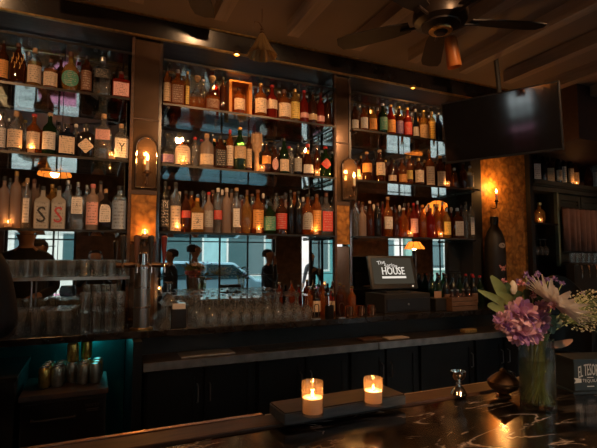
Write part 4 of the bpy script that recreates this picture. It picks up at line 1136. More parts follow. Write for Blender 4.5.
# brass bell pendant
t = thing('bell_pendant', 'ribbed brass bell-shaped pendant hanging from the ceiling', 'pendant', (1.06, 3.0, 3.05))
b = MB(); n = 32; prof = [(.108, 0), (.095, .02), (.062, .07), (.038, .12), (.024, .15), (.012, .165)]
vs = []; fs = []
for r_, z in prof:
    for i in range(n):
        k = 1 + (.05 if i % 2 else -.05); a = 2 * PI * i / n; vs.append((r_ * k * math.cos(a), r_ * k * math.sin(a), z))
for j in range(len(prof) - 1):
    for i in range(n): a = j * n + i; c = j * n + (i + 1) % n; fs.append((a, c, c + n, a + n))
b.add(vs, fs, solid('pale_brass', (.42, .27, .12), .4, .8)); o = put('bell', b, t, smooth=False); md = o.modifiers.new('thick', 'SOLIDIFY'); md.thickness = .003
b = MB(); b.lathe([(.012, .165), (.018, .172), (.008, .185), (.014, .195), (.004, .21)], BRONZE, 12); put('finial', b, t)
b = MB(); b.tube([(0, 0, .21), (-.02, 0, .24), (-.055, 0, .245), (-.06, 0, .18), (-.055, 0, .245), (0, 0, .25), (0, 0, .30), (0, 0, .349)], .0035, BRONZE, 6); put('hanging_hook', b, t)

# ------------------------------------------------------------------ near bar
r = thing('bar_counter', 'near bar counter of black marble with pale veins and dark wood rear rail', 'bar counter', (0, 0, 0))
b = MB(); b.box(-1.6, 2.9, .62, 1.295, 1.06, 1.10, MARBLE); put('marble_slab', b, r, smooth=False, bevel=.006)
b = MB(); b.box(-1.6, 2.9, 1.296, 1.385, 1.045, 1.108, DKWOOD); put('rear_rail', b, r, smooth=False, bevel=.003, label='dark wooden rear rail')
b = MB(); b.box(-1.6, .50, 1.3855, 1.402, 1.07, 1.111, solid('copper_edge', (.62, .42, .33), .25, 1, nz=.6, nscale=7)); put('metal_edge', b, r, smooth=False, label='copper-toned metal edge')
b = MB(); b.box(.51, 2.9, 1.3855, 1.395, 1.07, 1.106, STEELD); put('metal_edge', b, r, smooth=False, label='dull steel edge')
b = MB(); b.box(-1.55, 2.85, .78, 1.30, 0, 1.044, DKWOOD); put('bar_body', b, r, smooth=False, label='dark panelled bar body')
TA = math.atan2(1.345 - 1.268, .953 - .508)
r = thing('candle_board', 'low grey-sided wooden board carrying the two lit candles', 'board', (.715, 1.315, 1.1085), math.radians(1.5))
b = MB(); b.box(-.195, .245, -.052, .068, .006, .036, GREYW); put('board_side', b, r, smooth=False, bevel=.002)
b = MB(); b.box(-.192, .242, -.049, .065, .0365, .040, BLACKW); put('board_top', b, r, smooth=False)
b = MB(); b.box(-.17, .21, -.045, .06, 0, .0055, BLACKM); put('board_feet', b, r, smooth=False)
zt = 1.1085 + .0405
p = atz(312.5, 414.5, zt); votive((p.x, p.y, zt), 'lit votive candle on the grey board, the one standing away from the bouquet', .094, .0320, 1.0, 'candles on the near bar', fl=emit('near_flame', (1, .52, .14), 30))
p = atz(373.5, 404, zt); votive((p.x, p.y, zt), 'lit votive candle on the grey board, the one toward the bouquet', .080, .0300, 1.0, 'candles on the near bar', fl=MATS['near_flame'])
# silver goblet
p = atz(459, 394.5, 1.1082)
t = thing('silver_goblet', 'small shiny silver jigger goblet on the bar rail', 'goblet', (p.x, min(p.y, 1.34), 1.1082))
b = MB(); b.lathe([(0, 0), (.028, 0), (.029, .003), (.024, .012), (.016, .026), (.006, .034)], CHROME, 24); put('foot', b, t)
b = MB(); b.lathe([(.006, .034), (.011, .040), (.006, .047)], CHROME, 18, close=False); put('knob', b, t)
b = MB(); b.lathe([(.005, .047), (.016, .053), (.025, .066), (.027, .083), (.0255, .083), (.023, .067), (.014, .056), (0, .054)], CHROME, 24, close=False); put('cup', b, t)
# bronze lidded bowl
p = atz(503, 391, 1.101)
t = thing('bronze_bowl', 'bronze lidded sugar bowl with curved handle beside the flower vase', 'bowl', (aty(503.5, 390, 1.235).x, 1.235, 1.1005)); t.scale = (1.1, 1.1, .88)
b = MB(); b.lathe([(0, 0), (.022, 0), (.024, .004), (.014, .012), (.026, .022), (.042, .034), (.050, .050), (.050, .056), (.046, .058), (0, .050)], BRONZE, 28); put('bowl', b, t)
b = MB(); b.lathe([(.050, .0585), (.050, .062), (.040, .076), (.020, .094), (.010, .100), (.011, .106), (.005, .114), (0, .115)], BRONZE, 28); put('lid', b, t)
b = MB(); b.tube([(.046, 0, .045), (.058, 0, .062), (.050, 0, .088), (.026, 0, .100)], .004, CHROME, 8); put('handle', b, t)
# tequila caddy
p = atz(575, 390, 1.1)
r = thing('napkin_box', 'black bar caddy with white tequila lettering behind the vase', 'box', (1.715, 1.155, 1.1008), math.radians(-18))
BX = solid('slate_black_plastic', (.016, .026, .032), .5)
b = MB(); b.box(-.075, .22, -.03, .075, .008, .118, BX); put('box_body', b, r, smooth=False, bevel=.003)
b = MB(); b.box(-.085, .23, -.036, .085, 0, .0075, BX); put('base_plate', b, r, smooth=False)
b = MB(); b.box(-.079, .224, -.034, .079, .1185, .125, BX); put('rim', b, r, smooth=False)
LETT = solid('grey_white_print', (.55, .56, .55), .5)
b = MB()
for dx in (0, .0006, .0012): addtext(b, 'EL TESORO', -.012 + dx, .084, .060, .32, arc=4.5, M=None, y=-.0305, mat=LETT)
b.box(-.025, .0, -.0308, -.0304, .056, .059, LETT)
addtext(b, 'TEQUILA', -.012, .045, .016, 1, arc=-2, M=None, y=-.0305, mat=LETT)
for s in (-1, 1): b.add([(-.012 + s * .036, -.0305, .040), (-.012 + s * .066, -.0305, .038), (-.012 + s * .058, -.0305, .047), (-.012 + s * .066, -.0305, .057), (-.012 + s * .036, -.0305, .054)], [(0, 1, 2, 3, 4)], LETT)
b.box(-.026, .002, -.0308, -.0304, .024, .027, LETT)
put('lettering', b, r, smooth=False)
# glass jug at the frame edge
p = Vector((-.272, 1.20, 1.101))
t = thing('water_jug', 'dark glass water jug at the end of the near bar', 'jug', tuple(p))
b = MB(); b.lathe([(0, 0), (.055, 0), (.07, .01), (.095, .06), (.098, .10), (.085, .14), (.080, .16), (.078, .16), (.083, .14), (.095, .10), (.092, .06), (.066, .014), (0, .01)], glass('smoked_glass', (.35, .36, .36), 1, .05, 1.5), 28); put('jug_body', b, t)
b = MB(); b.tube([(-.085, 0, .13), (-.125, 0, .12), (-.13, 0, .06), (-.092, 0, .04)], .007, CLEAR, 8); put('handle', b, t)

# ------------------------------------------------------------------ bouquet
VX, VY = 1.395, 1.115
t = thing('flower_vase', 'tall clear glass cylinder vase full of green stems on the marble bar', 'vase', (VX, VY, 1.1005))
b = MB(); R, H = .057, .225
b.lathe([(0, 0), (R * .97, 0), (R, .004), (R, H), (R - .004, H), (R - .004, .012), (0, .012)], CLEAR, 32); put('glass_cylinder', b, t)
b = MB(); b.lathe([(0, .0125), (R - .0045, .0125), (R - .0045, .15), (0, .15)], glass('vase_water', (.88, .92, .70), .5, .05, 1.33, .20, (.50, .55, .25)), 32); put('water', b, t)
STEMG = solid('stem_green', (.30, .36, .13), .5, nz=.4, nscale=30)
LEAFG = solid('leaf_green', (.17, .22, .08), .5, nz=.3, nscale=20); LEAFD = solid('leaf_dark_green', (.05, .09, .04), .5, nz=.3, nscale=20)
bq = thing('bouquet', 'mixed bouquet of purple carnations, white daisy and gypsophila in the glass vase', 'bouquet', (VX, VY, 1.10))
b = MB()
for i in range(26):
    a = i * 2.4; rr = .045 * math.sqrt((i % 9 + 1) / 9)
    b.tube([(rr * math.cos(a), rr * math.sin(a), .016), (rr * .5 * math.cos(a + 2), rr * .5 * math.sin(a + 2), .13), (.04 * math.cos(a + 3), .04 * math.sin(a + 3), .24)], .0028, STEMG, 6)
put('stems', b, bq)
def soft(name, col):
    m, nt, out = newmat(name)
    d = nt.nodes.new('ShaderNodeBsdfDiffuse'); t_ = nt.nodes.new('ShaderNodeBsdfTranslucent'); x = nt.nodes.new('ShaderNodeMixShader'); x.inputs[0].default_value = .35
    c = ramp(nt, noise(nt, coords(nt), 60), [(.3, tuple(q * .8 for q in col)), (.7, col)])
    for q in (d, t_): nt.links.new(c, q.inputs[0])
    nt.links.new(d.outputs[0], x.inputs[1]); nt.links.new(t_.outputs[0], x.inputs[2]); nt.links.new(x.outputs[0], out.inputs[0]); return m
def ploc(u, v, dy=0):
    q = aty(u, v, VY + dy); return Vector((q.x - VX, q.y - VY, q.z - 1.10))
def petal(b, base, d, side, L, W, mat, curl=.3, n=4, up=None):
    d = d.normalized(); nrm = d.cross(side).normalized(); vs = []; fs = []
    for i in range(n + 1):
        t_ = i / n; w = W * math.sin(PI * min(.93, .12 + t_ * .85)) * .5
        c = base + d * L * t_ + nrm * (L * curl * t_ * t_)
        vs += [c - side * w, c + nrm * (w * -.25), c + side * w]
    for i in range(n):
        for k in range(2): a = i * 3 + k; fs.append((a, a + 1, a + 4, a + 3))
    b.add(vs, fs, mat)
def ruffle(center, R, mats, name, n=70, seed=1):
    rnd = random.Random(seed); b = MB()
    for i in range(n):
        z = 1 - 2 * (i + .5) / n; a = i * 2.39996; s = math.sqrt(max(0, 1 - z * z))
        d = Vector((s * math.cos(a), s * math.sin(a), z)); side = d.cross(Vector((rnd.random() - .5, rnd.random() - .5, rnd.random() - .5))).normalized()
        petal(b, center + d * R * .28, (d + Vector((rnd.random() - .5, rnd.random() - .5, rnd.random() - .5)) * .55).normalized(), side, R * .78 * rnd.uniform(.8, 1.15), R * .62, mats[i % len(mats)], rnd.uniform(-.5, .5))
    b.lathe([(0, -R * .4), (R * .4, 0), (0, R * .4)], mats[0], 8, c=tuple(center))
    return put(name, b, bq, label=None) if False else put(name, b, bq)
P1 = soft('petal_lilac', (.80, .48, .72)); P2 = soft('petal_pink_lilac', (.90, .60, .70)); P3 = soft('petal_purple', (.58, .34, .74))
for i, (u, v, R, dy) in enumerate([(520, 315, .052, -.05), (505, 322, .036, -.05), (536, 321, .045, -.05), (521, 332, .044, -.055), (542, 308, .024, -.045), (533, 334, .032, -.05)]):
    ruffle(ploc(u, v, dy), R, [P1, P2, P3, P1, P2] if i % 2 == 0 else [P2, P1, P3, P2], 'carnation_bloom', 80, i)
PP = solid('petal_small_purple', (.24, .16, .42), .6, nz=.3, nscale=60)
for i, (u, v, R, dy) in enumerate([(526, 275, .013, .03), (532, 279, .012, .02), (519, 281, .012, .0), (538, 274, .012, .03), (547, 280, .013, .04), (555, 279, .012, .05), (562, 283, .011, .05), (528, 284, .010, 0), (583, 293, .010, .03), (541, 283, .010, .03)]):
    ruffle(ploc(u, v, dy), R, [PP, P3], 'small_purple_flower', 16, 20 + i)
PK = solid('petal_rose_pink', (.62, .22, .28), .6)
for i, (u, v, R) in enumerate([(521, 283, .013), (532, 295, .015), (504, 281, .010)]):
    ruffle(ploc(u, v, -.03), R, [PK, P2], 'pink_bud', 18, 40 + i)
# white-pink rose tip
b = MB(); c = ploc(513, 288, -.03); WP = solid('petal_white', (.62, .58, .52), .6)
b.lathe([(.006, -.02), (.013, -.008), (.013, .008), (.006, .022), (0, .026)], WP, 12, c=tuple(c)); put('white_bud', b, bq)
# big daisy seen from its side
PW = soft('petal_cream', (1.0, .95, .90))
c = ploc(554, 305, -.10); axis = Vector((.50, -.38, .78)).normalized()
e1 = axis.cross(Vector((0, 1, 0))).normalized(); e2 = axis.cross(e1)
b = MB()
for i in range(58):
    a = 2 * PI * i / 58; d = (e1 * math.cos(a) + e2 * math.sin(a)) + axis * (.15 + .35 * (i % 3) / 2); side = axis.cross(d).normalized()
    petal(b, c + (e1 * math.cos(a) + e2 * math.sin(a)) * .012, d, side, .104 * random.uniform(.92, 1.04), .026, PW, -.12 if i % 2 else .08)
put('daisy_petals', b, bq)
b = MB(); b.lathe([(0, -.004), (.014, 0), (.013, .008), (0, .012)], solid('daisy_heart', (.55, .30, .12), .7, nz=.4, nscale=200), 14, M=Matrix.Translation(c + axis * .008) @ axis.to_track_quat('Z', 'Y').to_matrix().to_4x4()); put('daisy_heart', b, bq)
ruffle(ploc(553, 305, -.135), .014, [P2, PK], 'pink_bloom', 24, 60)
b = MB(); c = ploc(575, 315, -.03)
# leaves
def leaf(u0, v0, u1, v1, W, mat, dy0=0, dy1=-.03, nm='leaf'):
    a = ploc(u0, v0, dy0); c2 = ploc(u1, v1, dy1); d = c2 - a; b = MB()
    side = d.cross(Vector((.2, 1, .1))).normalized(); nrm = d.normalized().cross(side); n = 8; vs = []; fs = []
    for i in range(n + 1):
        t_ = i / n; w = W * 1.35 * math.sin(PI * min(.97, t_ * .96 + .02)) ** .6 * .5; p_ = a + d * t_ + nrm * (.15 * d.length * math.sin(PI * t_))
        vs += [p_ - side * w, p_ - nrm * (w * .3), p_ + side * w]
    for i in range(n):
        for k in range(2): q = i * 3 + k; fs.append((q, q + 1, q + 4, q + 3))
    b.add(vs, fs, mat); return put(nm, b, bq)
for a in [(503, 302, 491, 276, .030, LEAFG), (505, 305, 478, 290, .018, LEAFG), (508, 306, 488, 305, .034, LEAFG), (512, 305, 497, 292, .026, LEAFG), (510, 300, 503, 280, .020, LEAFD), (520, 300, 512, 292, .030, LEAFD), (528, 305, 524, 290, .032, LEAFD), (550, 315, 560, 328, .03, LEAFD), (545, 318, 553, 334, .03, LEAFD), (560, 315, 575, 312, .022, LEAFD), (538, 300, 545, 292, .03, LEAFD), (540, 345, 573, 340, .020, solid('leaf_peach', (.42, .22, .13), .6))]:
    leaf(*a)
b = MB()
for (u0, v0, u1, v1) in [(530, 335, 526, 276), (534, 335, 548, 281), (538, 335, 562, 284), (540, 335, 583, 294), (528, 335, 512, 290), (527, 335, 504, 302), (542, 338, 553, 304), (543, 338, 580, 318), (532, 330, 533, 297)]:
    a = ploc(u0, v0, 0); c2 = ploc(u1, v1, .01); b.tube([a, (a + c2) / 2 + Vector((0, 0, .006)), c2], .0016, STEMG, 6)
put('flower_stalks', b, bq)
# baby's breath
b = MB(); bs = MB(); rnd = random.Random(5); GY = solid('gypsophila_white', (.62, .56, .40), .7)
hub = ploc(560, 322, .02)
for i in range(430):
    u = 560 + 52 * rnd.random() ** .9; v = 286 + 46 * rnd.random()
    if (u - 588) ** 2 / 30 ** 2 + (v - 311) ** 2 / 22 ** 2 > 1: continue
    c = ploc(u, v, rnd.uniform(-.05, .06)); r_ = rnd.uniform(.0022, .0042)
    b.lathe([(0, -r_), (r_, -r_ * .2), (r_ * .7, r_ * .7), (0, r_)], GY, 6, c=tuple(c))
    if i % 3 == 0: bs.tube([hub, (hub + c) / 2 + Vector((0, 0, .01)), c], .0006, STEMG, 4)
o = put('gypsophila_sprays', b, bq); o['kind'] = 'stuff'
put('gypsophila_twigs', bs, bq)

# second vase further along the bar (seen in the mirror)
t2 = thing('flower_vase', 'second glass vase of dark flowers further along the bar, seen in the mirror', 'vase', (1.98, 1.05, 1.1005))
b = MB(); b.lathe([(0, 0), (.05, 0), (.05, .2), (.046, .2), (.046, .01), (0, .01)], CLEAR, 24); put('glass_cylinder', b, t2)
b2 = thing('bouquet', 'dark bouquet in the second vase, seen in the mirror', 'bouquet', (1.98, 1.05, 1.10))
b = MB(); rnd = random.Random(8)
for i in range(60):
    z = rnd.uniform(.2, .36); a = rnd.random() * 6.28; rr = .11 * rnd.random()
    c = Vector((rr * math.cos(a), rr * math.sin(a), z)); d = Vector((math.cos(a), math.sin(a), .8))
    petal(b, c, d, d.cross(Vector((0, 0, 1))).normalized(), .05, .03, LEAFD if i % 3 else PP)
for i in range(12):
    a = i * .52; b.tube([(.02 * math.cos(a), .02 * math.sin(a), .014), (.06 * math.cos(a + 1), .06 * math.sin(a + 1), .25)], .002, STEMG, 5)
put('blooms', b, b2)

# ------------------------------------------------------------------ votives along the shelves
def shelf_votive(u, v, tk, where, pw=.35):
    p_ = aty(u, v, 3.478); votive((p_.x, 3.482, SZ[tk] + .0145), 'lit votive candle on the %s' % where, .062, .024, pw)
shelf_votive(31, 150, 1, 'middle shelf of the first bay, before the red-capped amber bottle')
shelf_votive(112, 155, 1, 'middle shelf of the first bay, near the mirrored pillar')
shelf_votive(8, 222, 2, 'lower shelf of the first bay')
shelf_votive(183, 163, 1, 'middle shelf of the middle bay, before the arch-topped bottle')
shelf_votive(262, 168, 1, 'middle shelf of the middle bay, beside the tan carved bottle')
shelf_votive(317.5, 172, 1, 'middle shelf of the middle bay, near the narrow pillar')
shelf_votive(178, 226, 2, 'lower shelf of the middle bay, beside the black lettered bottle')
shelf_votive(259, 228, 2, 'lower shelf of the middle bay, before an orange-labelled bottle')
shelf_votive(316, 229, 2, 'lower shelf of the middle bay, near the narrow pillar')
shelf_votive(360, 178, 1, 'middle shelf of the third bay, near the narrow pillar')
shelf_votive(448, 187, 1, 'middle shelf of the third bay, near the gold wall panel')
shelf_votive(411, 233, 2, 'lower shelf of the third bay, above the monitor')
shelf_votive(441, 234, 2, 'lower shelf of the third bay, above the wine bottles')

# ------------------------------------------------------------------ customer side: windows, door, lamps, people (what the mirrors show)
holes = [(-1.35, -.28, .35, 2.45), (1.12, 3.44, .80, 2.40), (4.02, 4.86, 0, 2.4), (6.25, 7.05, .9, 2.35), (7.55, 8.15, .9, 2.35), (8.45, 8.9, .9, 2.35)]
b = MB(); x = XL - .1
for (x0, x1, z0, z1) in holes:
    b.box(x, x0, YF - .15, YF, 0, ZCEIL, WALLM)
    if z0 > 0: b.box(x0, x1, YF - .15, YF, 0, z0, WALLM)
    b.box(x0, x1, YF - .15, YF, z1, ZCEIL, WALLM); x = x1
b.box(x, XR + .1, YF - .15, YF, 0, ZCEIL, WALLM); struct('wall_front', b, smooth=False)
for i, (x0, x1, z0, z1) in enumerate(holes):
    if i == 2:
        b = MB(); b.box(x0, x0 + .05, YF - .14, YF - .08, 0, z1, CABM); b.box(x1 - .05, x1, YF - .14, YF - .08, 0, z1, CABM); b.box(x0 + .05, x1 - .05, YF - .14, YF - .08, z1 - .05, z1, CABM)
        struct('door_1', b, smooth=False, label='open doorway to the bright street'); continue
    b = MB(); f = .04
    b.box(x0, x0 + f, YF - .12, YF - .07, z0, z1, BLACKM); b.box(x1 - f, x1, YF - .12, YF - .07, z0, z1, BLACKM); b.box(x0 + f, x1 - f, YF - .12, YF - .07, z0, z0 + f, BLACKM); b.box(x0 + f, x1 - f, YF - .12, YF - .07, z1 - f, z1, BLACKM)
    nx = {0: 3, 1: 4, 3: 2, 4: 2, 5: 1}[i]
    for k in range(1, nx): xx = x0 + (x1 - x0) * k / nx; b.box(xx - .015, xx + .015, YF - .11, YF - .08, z0 + f, z1 - f, BLACKM)
    for zz in ((1.92,) if i < 2 else (1.4, 1.9)): b.box(x0 + f, x1 - f, YF - .108, YF - .082, zz - .012, zz + .012, BLACKM)
    if i == 1: b.box(x0, x1, YF - .14, YF + .06, z0 - .03, z0, CAPS['white'])
    w = struct('window_%d' % (i + 1 if i < 2 else i), b, smooth=False)
    b = MB(); b.box(x0 + f, x1 - f, YF - .098, YF - .094, z0 + f, z1 - f, PANE); g = put('pane', b, w, smooth=False)
# side wall with a window (the television mirrors it)
WLY = (.0, .50, 1.1, 2.4)
b = MB(); y0, y1, z0, z1 = WLY
b.box(XL - .1, XL, YF, y0, 0, ZCEIL, WALLM); b.box(XL - .1, XL, y1, YBK, 0, ZCEIL, WALLM); b.box(XL - .1, XL, y0, y1, 0, z0, WALLM); b.box(XL - .1, XL, y0, y1, z1, ZCEIL, WALLM)
struct('wall_left', b, smooth=False)
b = MB()
for k in range(4): yy = y0 + (y1 - y0) * k / 3; b.box(XL - .08, XL - .04, yy - .02, yy + .02, z0, z1, BLACKM)
for zz in (z0, 1.7, 2.05, z1): b.box(XL - .078, XL - .042, y0, y1, zz - .015, zz + .015, BLACKM)
w = struct('window_6', b, smooth=False); b = MB(); b.box(XL - .062, XL - .058, y0, y1, z0, z1, PANE); put('pane', b, w, smooth=False)

# street
ASPH = solid('pale_paving', (.50, .52, .52), .8, nz=.2, nscale=3)
b = MB(); b.box(-16, 22, -20, YF - .15, -.12, -.02, ASPH); b.box(-20, XL - .11, -6, 12, -.12, -.02, ASPH); struct('street_ground', b, smooth=False)
def facade(x0, x1, y, h, mat, label, wins):
    r = thing('street_building', label, 'building', (x0, y, 0), group='buildings across the street')
    b = MB(); b.box(0, x1 - x0, -3, 0, -.1, h, mat); put('facade', b, r, smooth=False)
    for (a, c, z0, z1) in wins:
        b = MB(); b.box(a, c, .001, .05, z0, z1, WHT); o = put('window_frame', b, r, smooth=False)
        b = MB(); b.box(a + .08, c - .08, .051, .06, z0 + .08, z1 - .08, solid('far_pane', (.06, .12, .13), .1)); put('window_pane', b, o, smooth=False)
WHT = solid('white_frame', (.75, .74, .70), .6)
facade(-15, -3.2, -11, 7, solid('far_teal_wall', (.10, .33, .34), .8, nz=.1, nscale=3), 'teal house across the street', [(2, 4, 1, 3), (6, 8, 1, 3), (9, 10.5, 1, 3)])
facade(-3.1, .2, -11, 6, solid('far_white_wall', (.75, .72, .66), .8, nz=.1, nscale=3), 'white house across the street', [(.5, 1.3, 1, 3), (2, 2.9, 1, 3)])
facade(.3, 7.4, -12, 5, solid('far_aqua_wall', (.30, .52, .55), .8, nz=.1, nscale=3), 'pale aqua shop across the street', [(1, 4, .8, 2.8), (5, 6.8, .8, 2.8)])
facade(7.5, 14, -11, 7, solid('far_pink_wall', (.98, .78, .74), .8, nz=.1, nscale=3), 'pink house across the street', [(5.2, 6.0, 1, 3)])
facade(14.1, 22, -11, 6, solid('far_green_wall', (.25, .40, .34), .8, nz=.3, nscale=3), 'green house at the corner', [(1, 2.5, 1, 3), (4, 6, 1, 3)])
# pink bench planter outside the first window
PKP = solid('hot_pink_paint', (.95, .28, .50), .6)
single('pink_planter', MB().box(-.30, .32, -.25, .25, -.02, .92, PKP), 'hot pink planter box on the pavement outside the first window', 'planter', loc=(-.72, -2.1, 0), smooth=False, bevel=.02)
single('pink_planter', MB().box(-.25, .25, -.5, .5, -.02, 1.55, PKP), 'hot pink planter box on the pavement outside the side window', 'planter', loc=(XL - .45, .22, 0), smooth=False, bevel=.02)
# parked car
r = thing('parked_car', 'pale blue car parked outside the wide window', 'car', (2.9, -5.2, 0))
CARP = solid('car_pale_blue', (.22, .42, .52), .25, .3)
poly = [(-2.2, .35), (2.2, .35), (2.25, .75), (2.0, .92), (1.15, 1.02), (.55, 1.48), (-1.05, 1.52), (-1.75, 1.08), (-2.2, 1.0), (-2.28, .7)]
b = MB(); b.prism(poly, -.85, .85, CARP); put('car_body', b, r, smooth=False, bevel=.06)
b = MB(); b.prism([(1.0, 1.04), (.5, 1.42), (-.2, 1.44), (-.2, 1.04)], .852, .86, solid('car_glass', (.02, .05, .06), .05)); b.prism([(-.28, 1.04), (-.28, 1.44), (-1.0, 1.45), (-1.55, 1.06)], .852, .86, MATS['car_glass']); put('side_window', b, r, smooth=False)
for x in (-1.4, 1.4):
    for s in (-1, 1):
        b = MB(); b.lathe([(0, -.1), (.2, -.1), (.34, -.1), (.36, -.05), (.36, .05), (.34, .1), (.2, .1), (0, .1)], BLACKM, 24, M=Matrix.Translation((x, s * .83, .34)) @ Matrix.Rotation(PI / 2, 4, 'X')); o = put('wheel', b, r)
        b = MB(); b.lathe([(0, .11), (.2, .105), (.2, .1)], STEEL, 16, M=Matrix.Translation((x, s * .83, .34)) @ Matrix.Rotation(-s * PI / 2, 4, 'X')); put('hubcap', b, o)

# orange ribbed lampshades on the customer side
SHADE = None
def shademat():
    m, nt, out = newmat('orange_lampshade')
    d = nt.nodes.new('ShaderNodeBsdfTranslucent'); d.inputs[0].default_value = (.9, .42, .10, 1)
    e = nt.nodes.new('ShaderNodeBsdfDiffuse'); e.inputs[0].default_value = (.8, .40, .12, 1)
    x = nt.nodes.new('ShaderNodeMixShader'); x.inputs[0].default_value = .6
    nt.links.new(e.outputs[0], x.inputs[1]); nt.links.new(d.outputs[0], x.inputs[2]); nt.links.new(x.outputs[0], out.inputs[0]); return m
SHADE = shademat()
def pendant(x, y, z, R, label, power):
    t = thing('shade_pendant', label, 'pendant', (x, y, z), 0, 'orange ribbed pendants')
    b = MB(); b.lathe([(R, 0), (R * .97, .03), (R * .5, R * .75), (R * .22, R * .9)], SHADE, 24, close=False); put('lamp_shade', b, t)
    for i in range(8):
        a = 2 * PI * i / 8; b = MB(); b.tube([(R * 1.005 * math.cos(a), R * 1.005 * math.sin(a), 0), (R * .98 * math.cos(a), R * .98 * math.sin(a), .03), (R * .51 * math.cos(a), R * .51 * math.sin(a), R * .75 + .003), (R * .23 * math.cos(a), R * .23 * math.sin(a), R * .91)], .005, BLACKM, 5); put('rib', b, t)
    b = MB(); b.tube([(0, 0, R * .86), (0, 0, ZCEIL - .002 - z)], .005, BLACKM, 6); put('cord', b, t)
    b = MB(); b.lathe([(0, -.03), (.028, -.01), (.032, .015), (.014, .05), (0, .06)], emit('warm_bulb', (1, .62, .30), 6), 14, c=(0, 0, R * .45)); put('bulb', b, t)
    lamp('pendant_light', (x, y, z + R * .45 - .06), power, (1, .48, .18), .05)
pendant(-.49, .90, 2.66, .20, 'orange ribbed pendant over the end of the near bar', 10)
pendant(6.05, .60, 2.38, .36, 'wide orange ribbed pendant over the far tables', 14)
pendant(5.88, .1, 1.78, .20, 'low orange ribbed pendant near the doorway', 6)
for i, (x, y, tx, tz, pw) in enumerate([(-1.1, 1.3, -.25, 2.45, 95), (1.05, 1.1, 1.0, 2.3, 95), (1.9, 1.2, 1.9, 2.2, 80), (2.95, 1.3, 2.9, 2.3, 85), (.55, -1.0, 1.45, 1.25, 230), (5.6, 1.6, 5.2, 1.9, 45)]):  # last two are added only to brighten the bouquet and far cabinet
    lab = 'small brass ceiling spotlight aimed at the shelves, %s along the row over the bar' % ORD[i] if i < 4 else ('added brass ceiling spotlight that brightens the bouquet' if i == 4 else 'added brass ceiling spotlight that brightens the far cabinet')
    t = thing('ceiling_spotlight', lab, 'spotlight', (x, y, ZCEIL - .002), group='ceiling spotlights')
    b = MB(); b.lathe([(0, 0), (.045, 0), (.045, -.012), (.012, -.014), (.012, -.05), (0, -.05)], BRASS, 18); put('ceiling_rose', b, t)
    b = MB(); b.lathe([(.022, -.05), (.032, -.06), (.036, -.14), (.032, -.14), (.028, -.065), (0, -.06)], BRASS, 18, close=False); put('housing', b, t)
    b = MB(); b.lathe([(0, -.105), (.026, -.108), (.026, -.112), (0, -.114)], emit('spot_lens', (1, .62, .30), 2), 14); put('lens', b, t)
    d = (Vector((tx, 1.1 if i == 4 else 3.5, tz)) - Vector((x, y, ZCEIL - .15)))
    lamp('spot', (x, y, ZCEIL - .155), pw, (1, .54, .25), .05, 'SPOT', rot=tuple(d.to_track_quat('-Z', 'Y').to_euler()), size=1.12 if i < 4 else (.45 if i == 4 else .8))
# small downlights under the fascia
for i, (x, pw) in enumerate([(.99, 7), (2.72, 6)]):
    t = thing('shelf_downlight', 'small brass downlight above the %s bay shelves' % ['middle', 'third'][i], 'spotlight', (x, 3.40, 3.233), group='downlights above the shelves')
    b = MB(); b.lathe([(.024, 0), (.026, -.002), (.028, -.022), (.022, -.024), (.020, -.008), (0, -.006)], BRASS, 18, close=False); put('housing', b, t)
    b = MB(); b.lathe([(0, -.0075), (.0185, -.0085), (.0185, -.010), (0, -.012)], emit('spot_bulb', (1, .5, .15), 25), 14); put('lens', b, t)
    lamp('downlight', (x, 3.385, 3.19), pw, (1, .42, .12), .02, 'SPOT', rot=(.0, 0, 0), size=2.6)

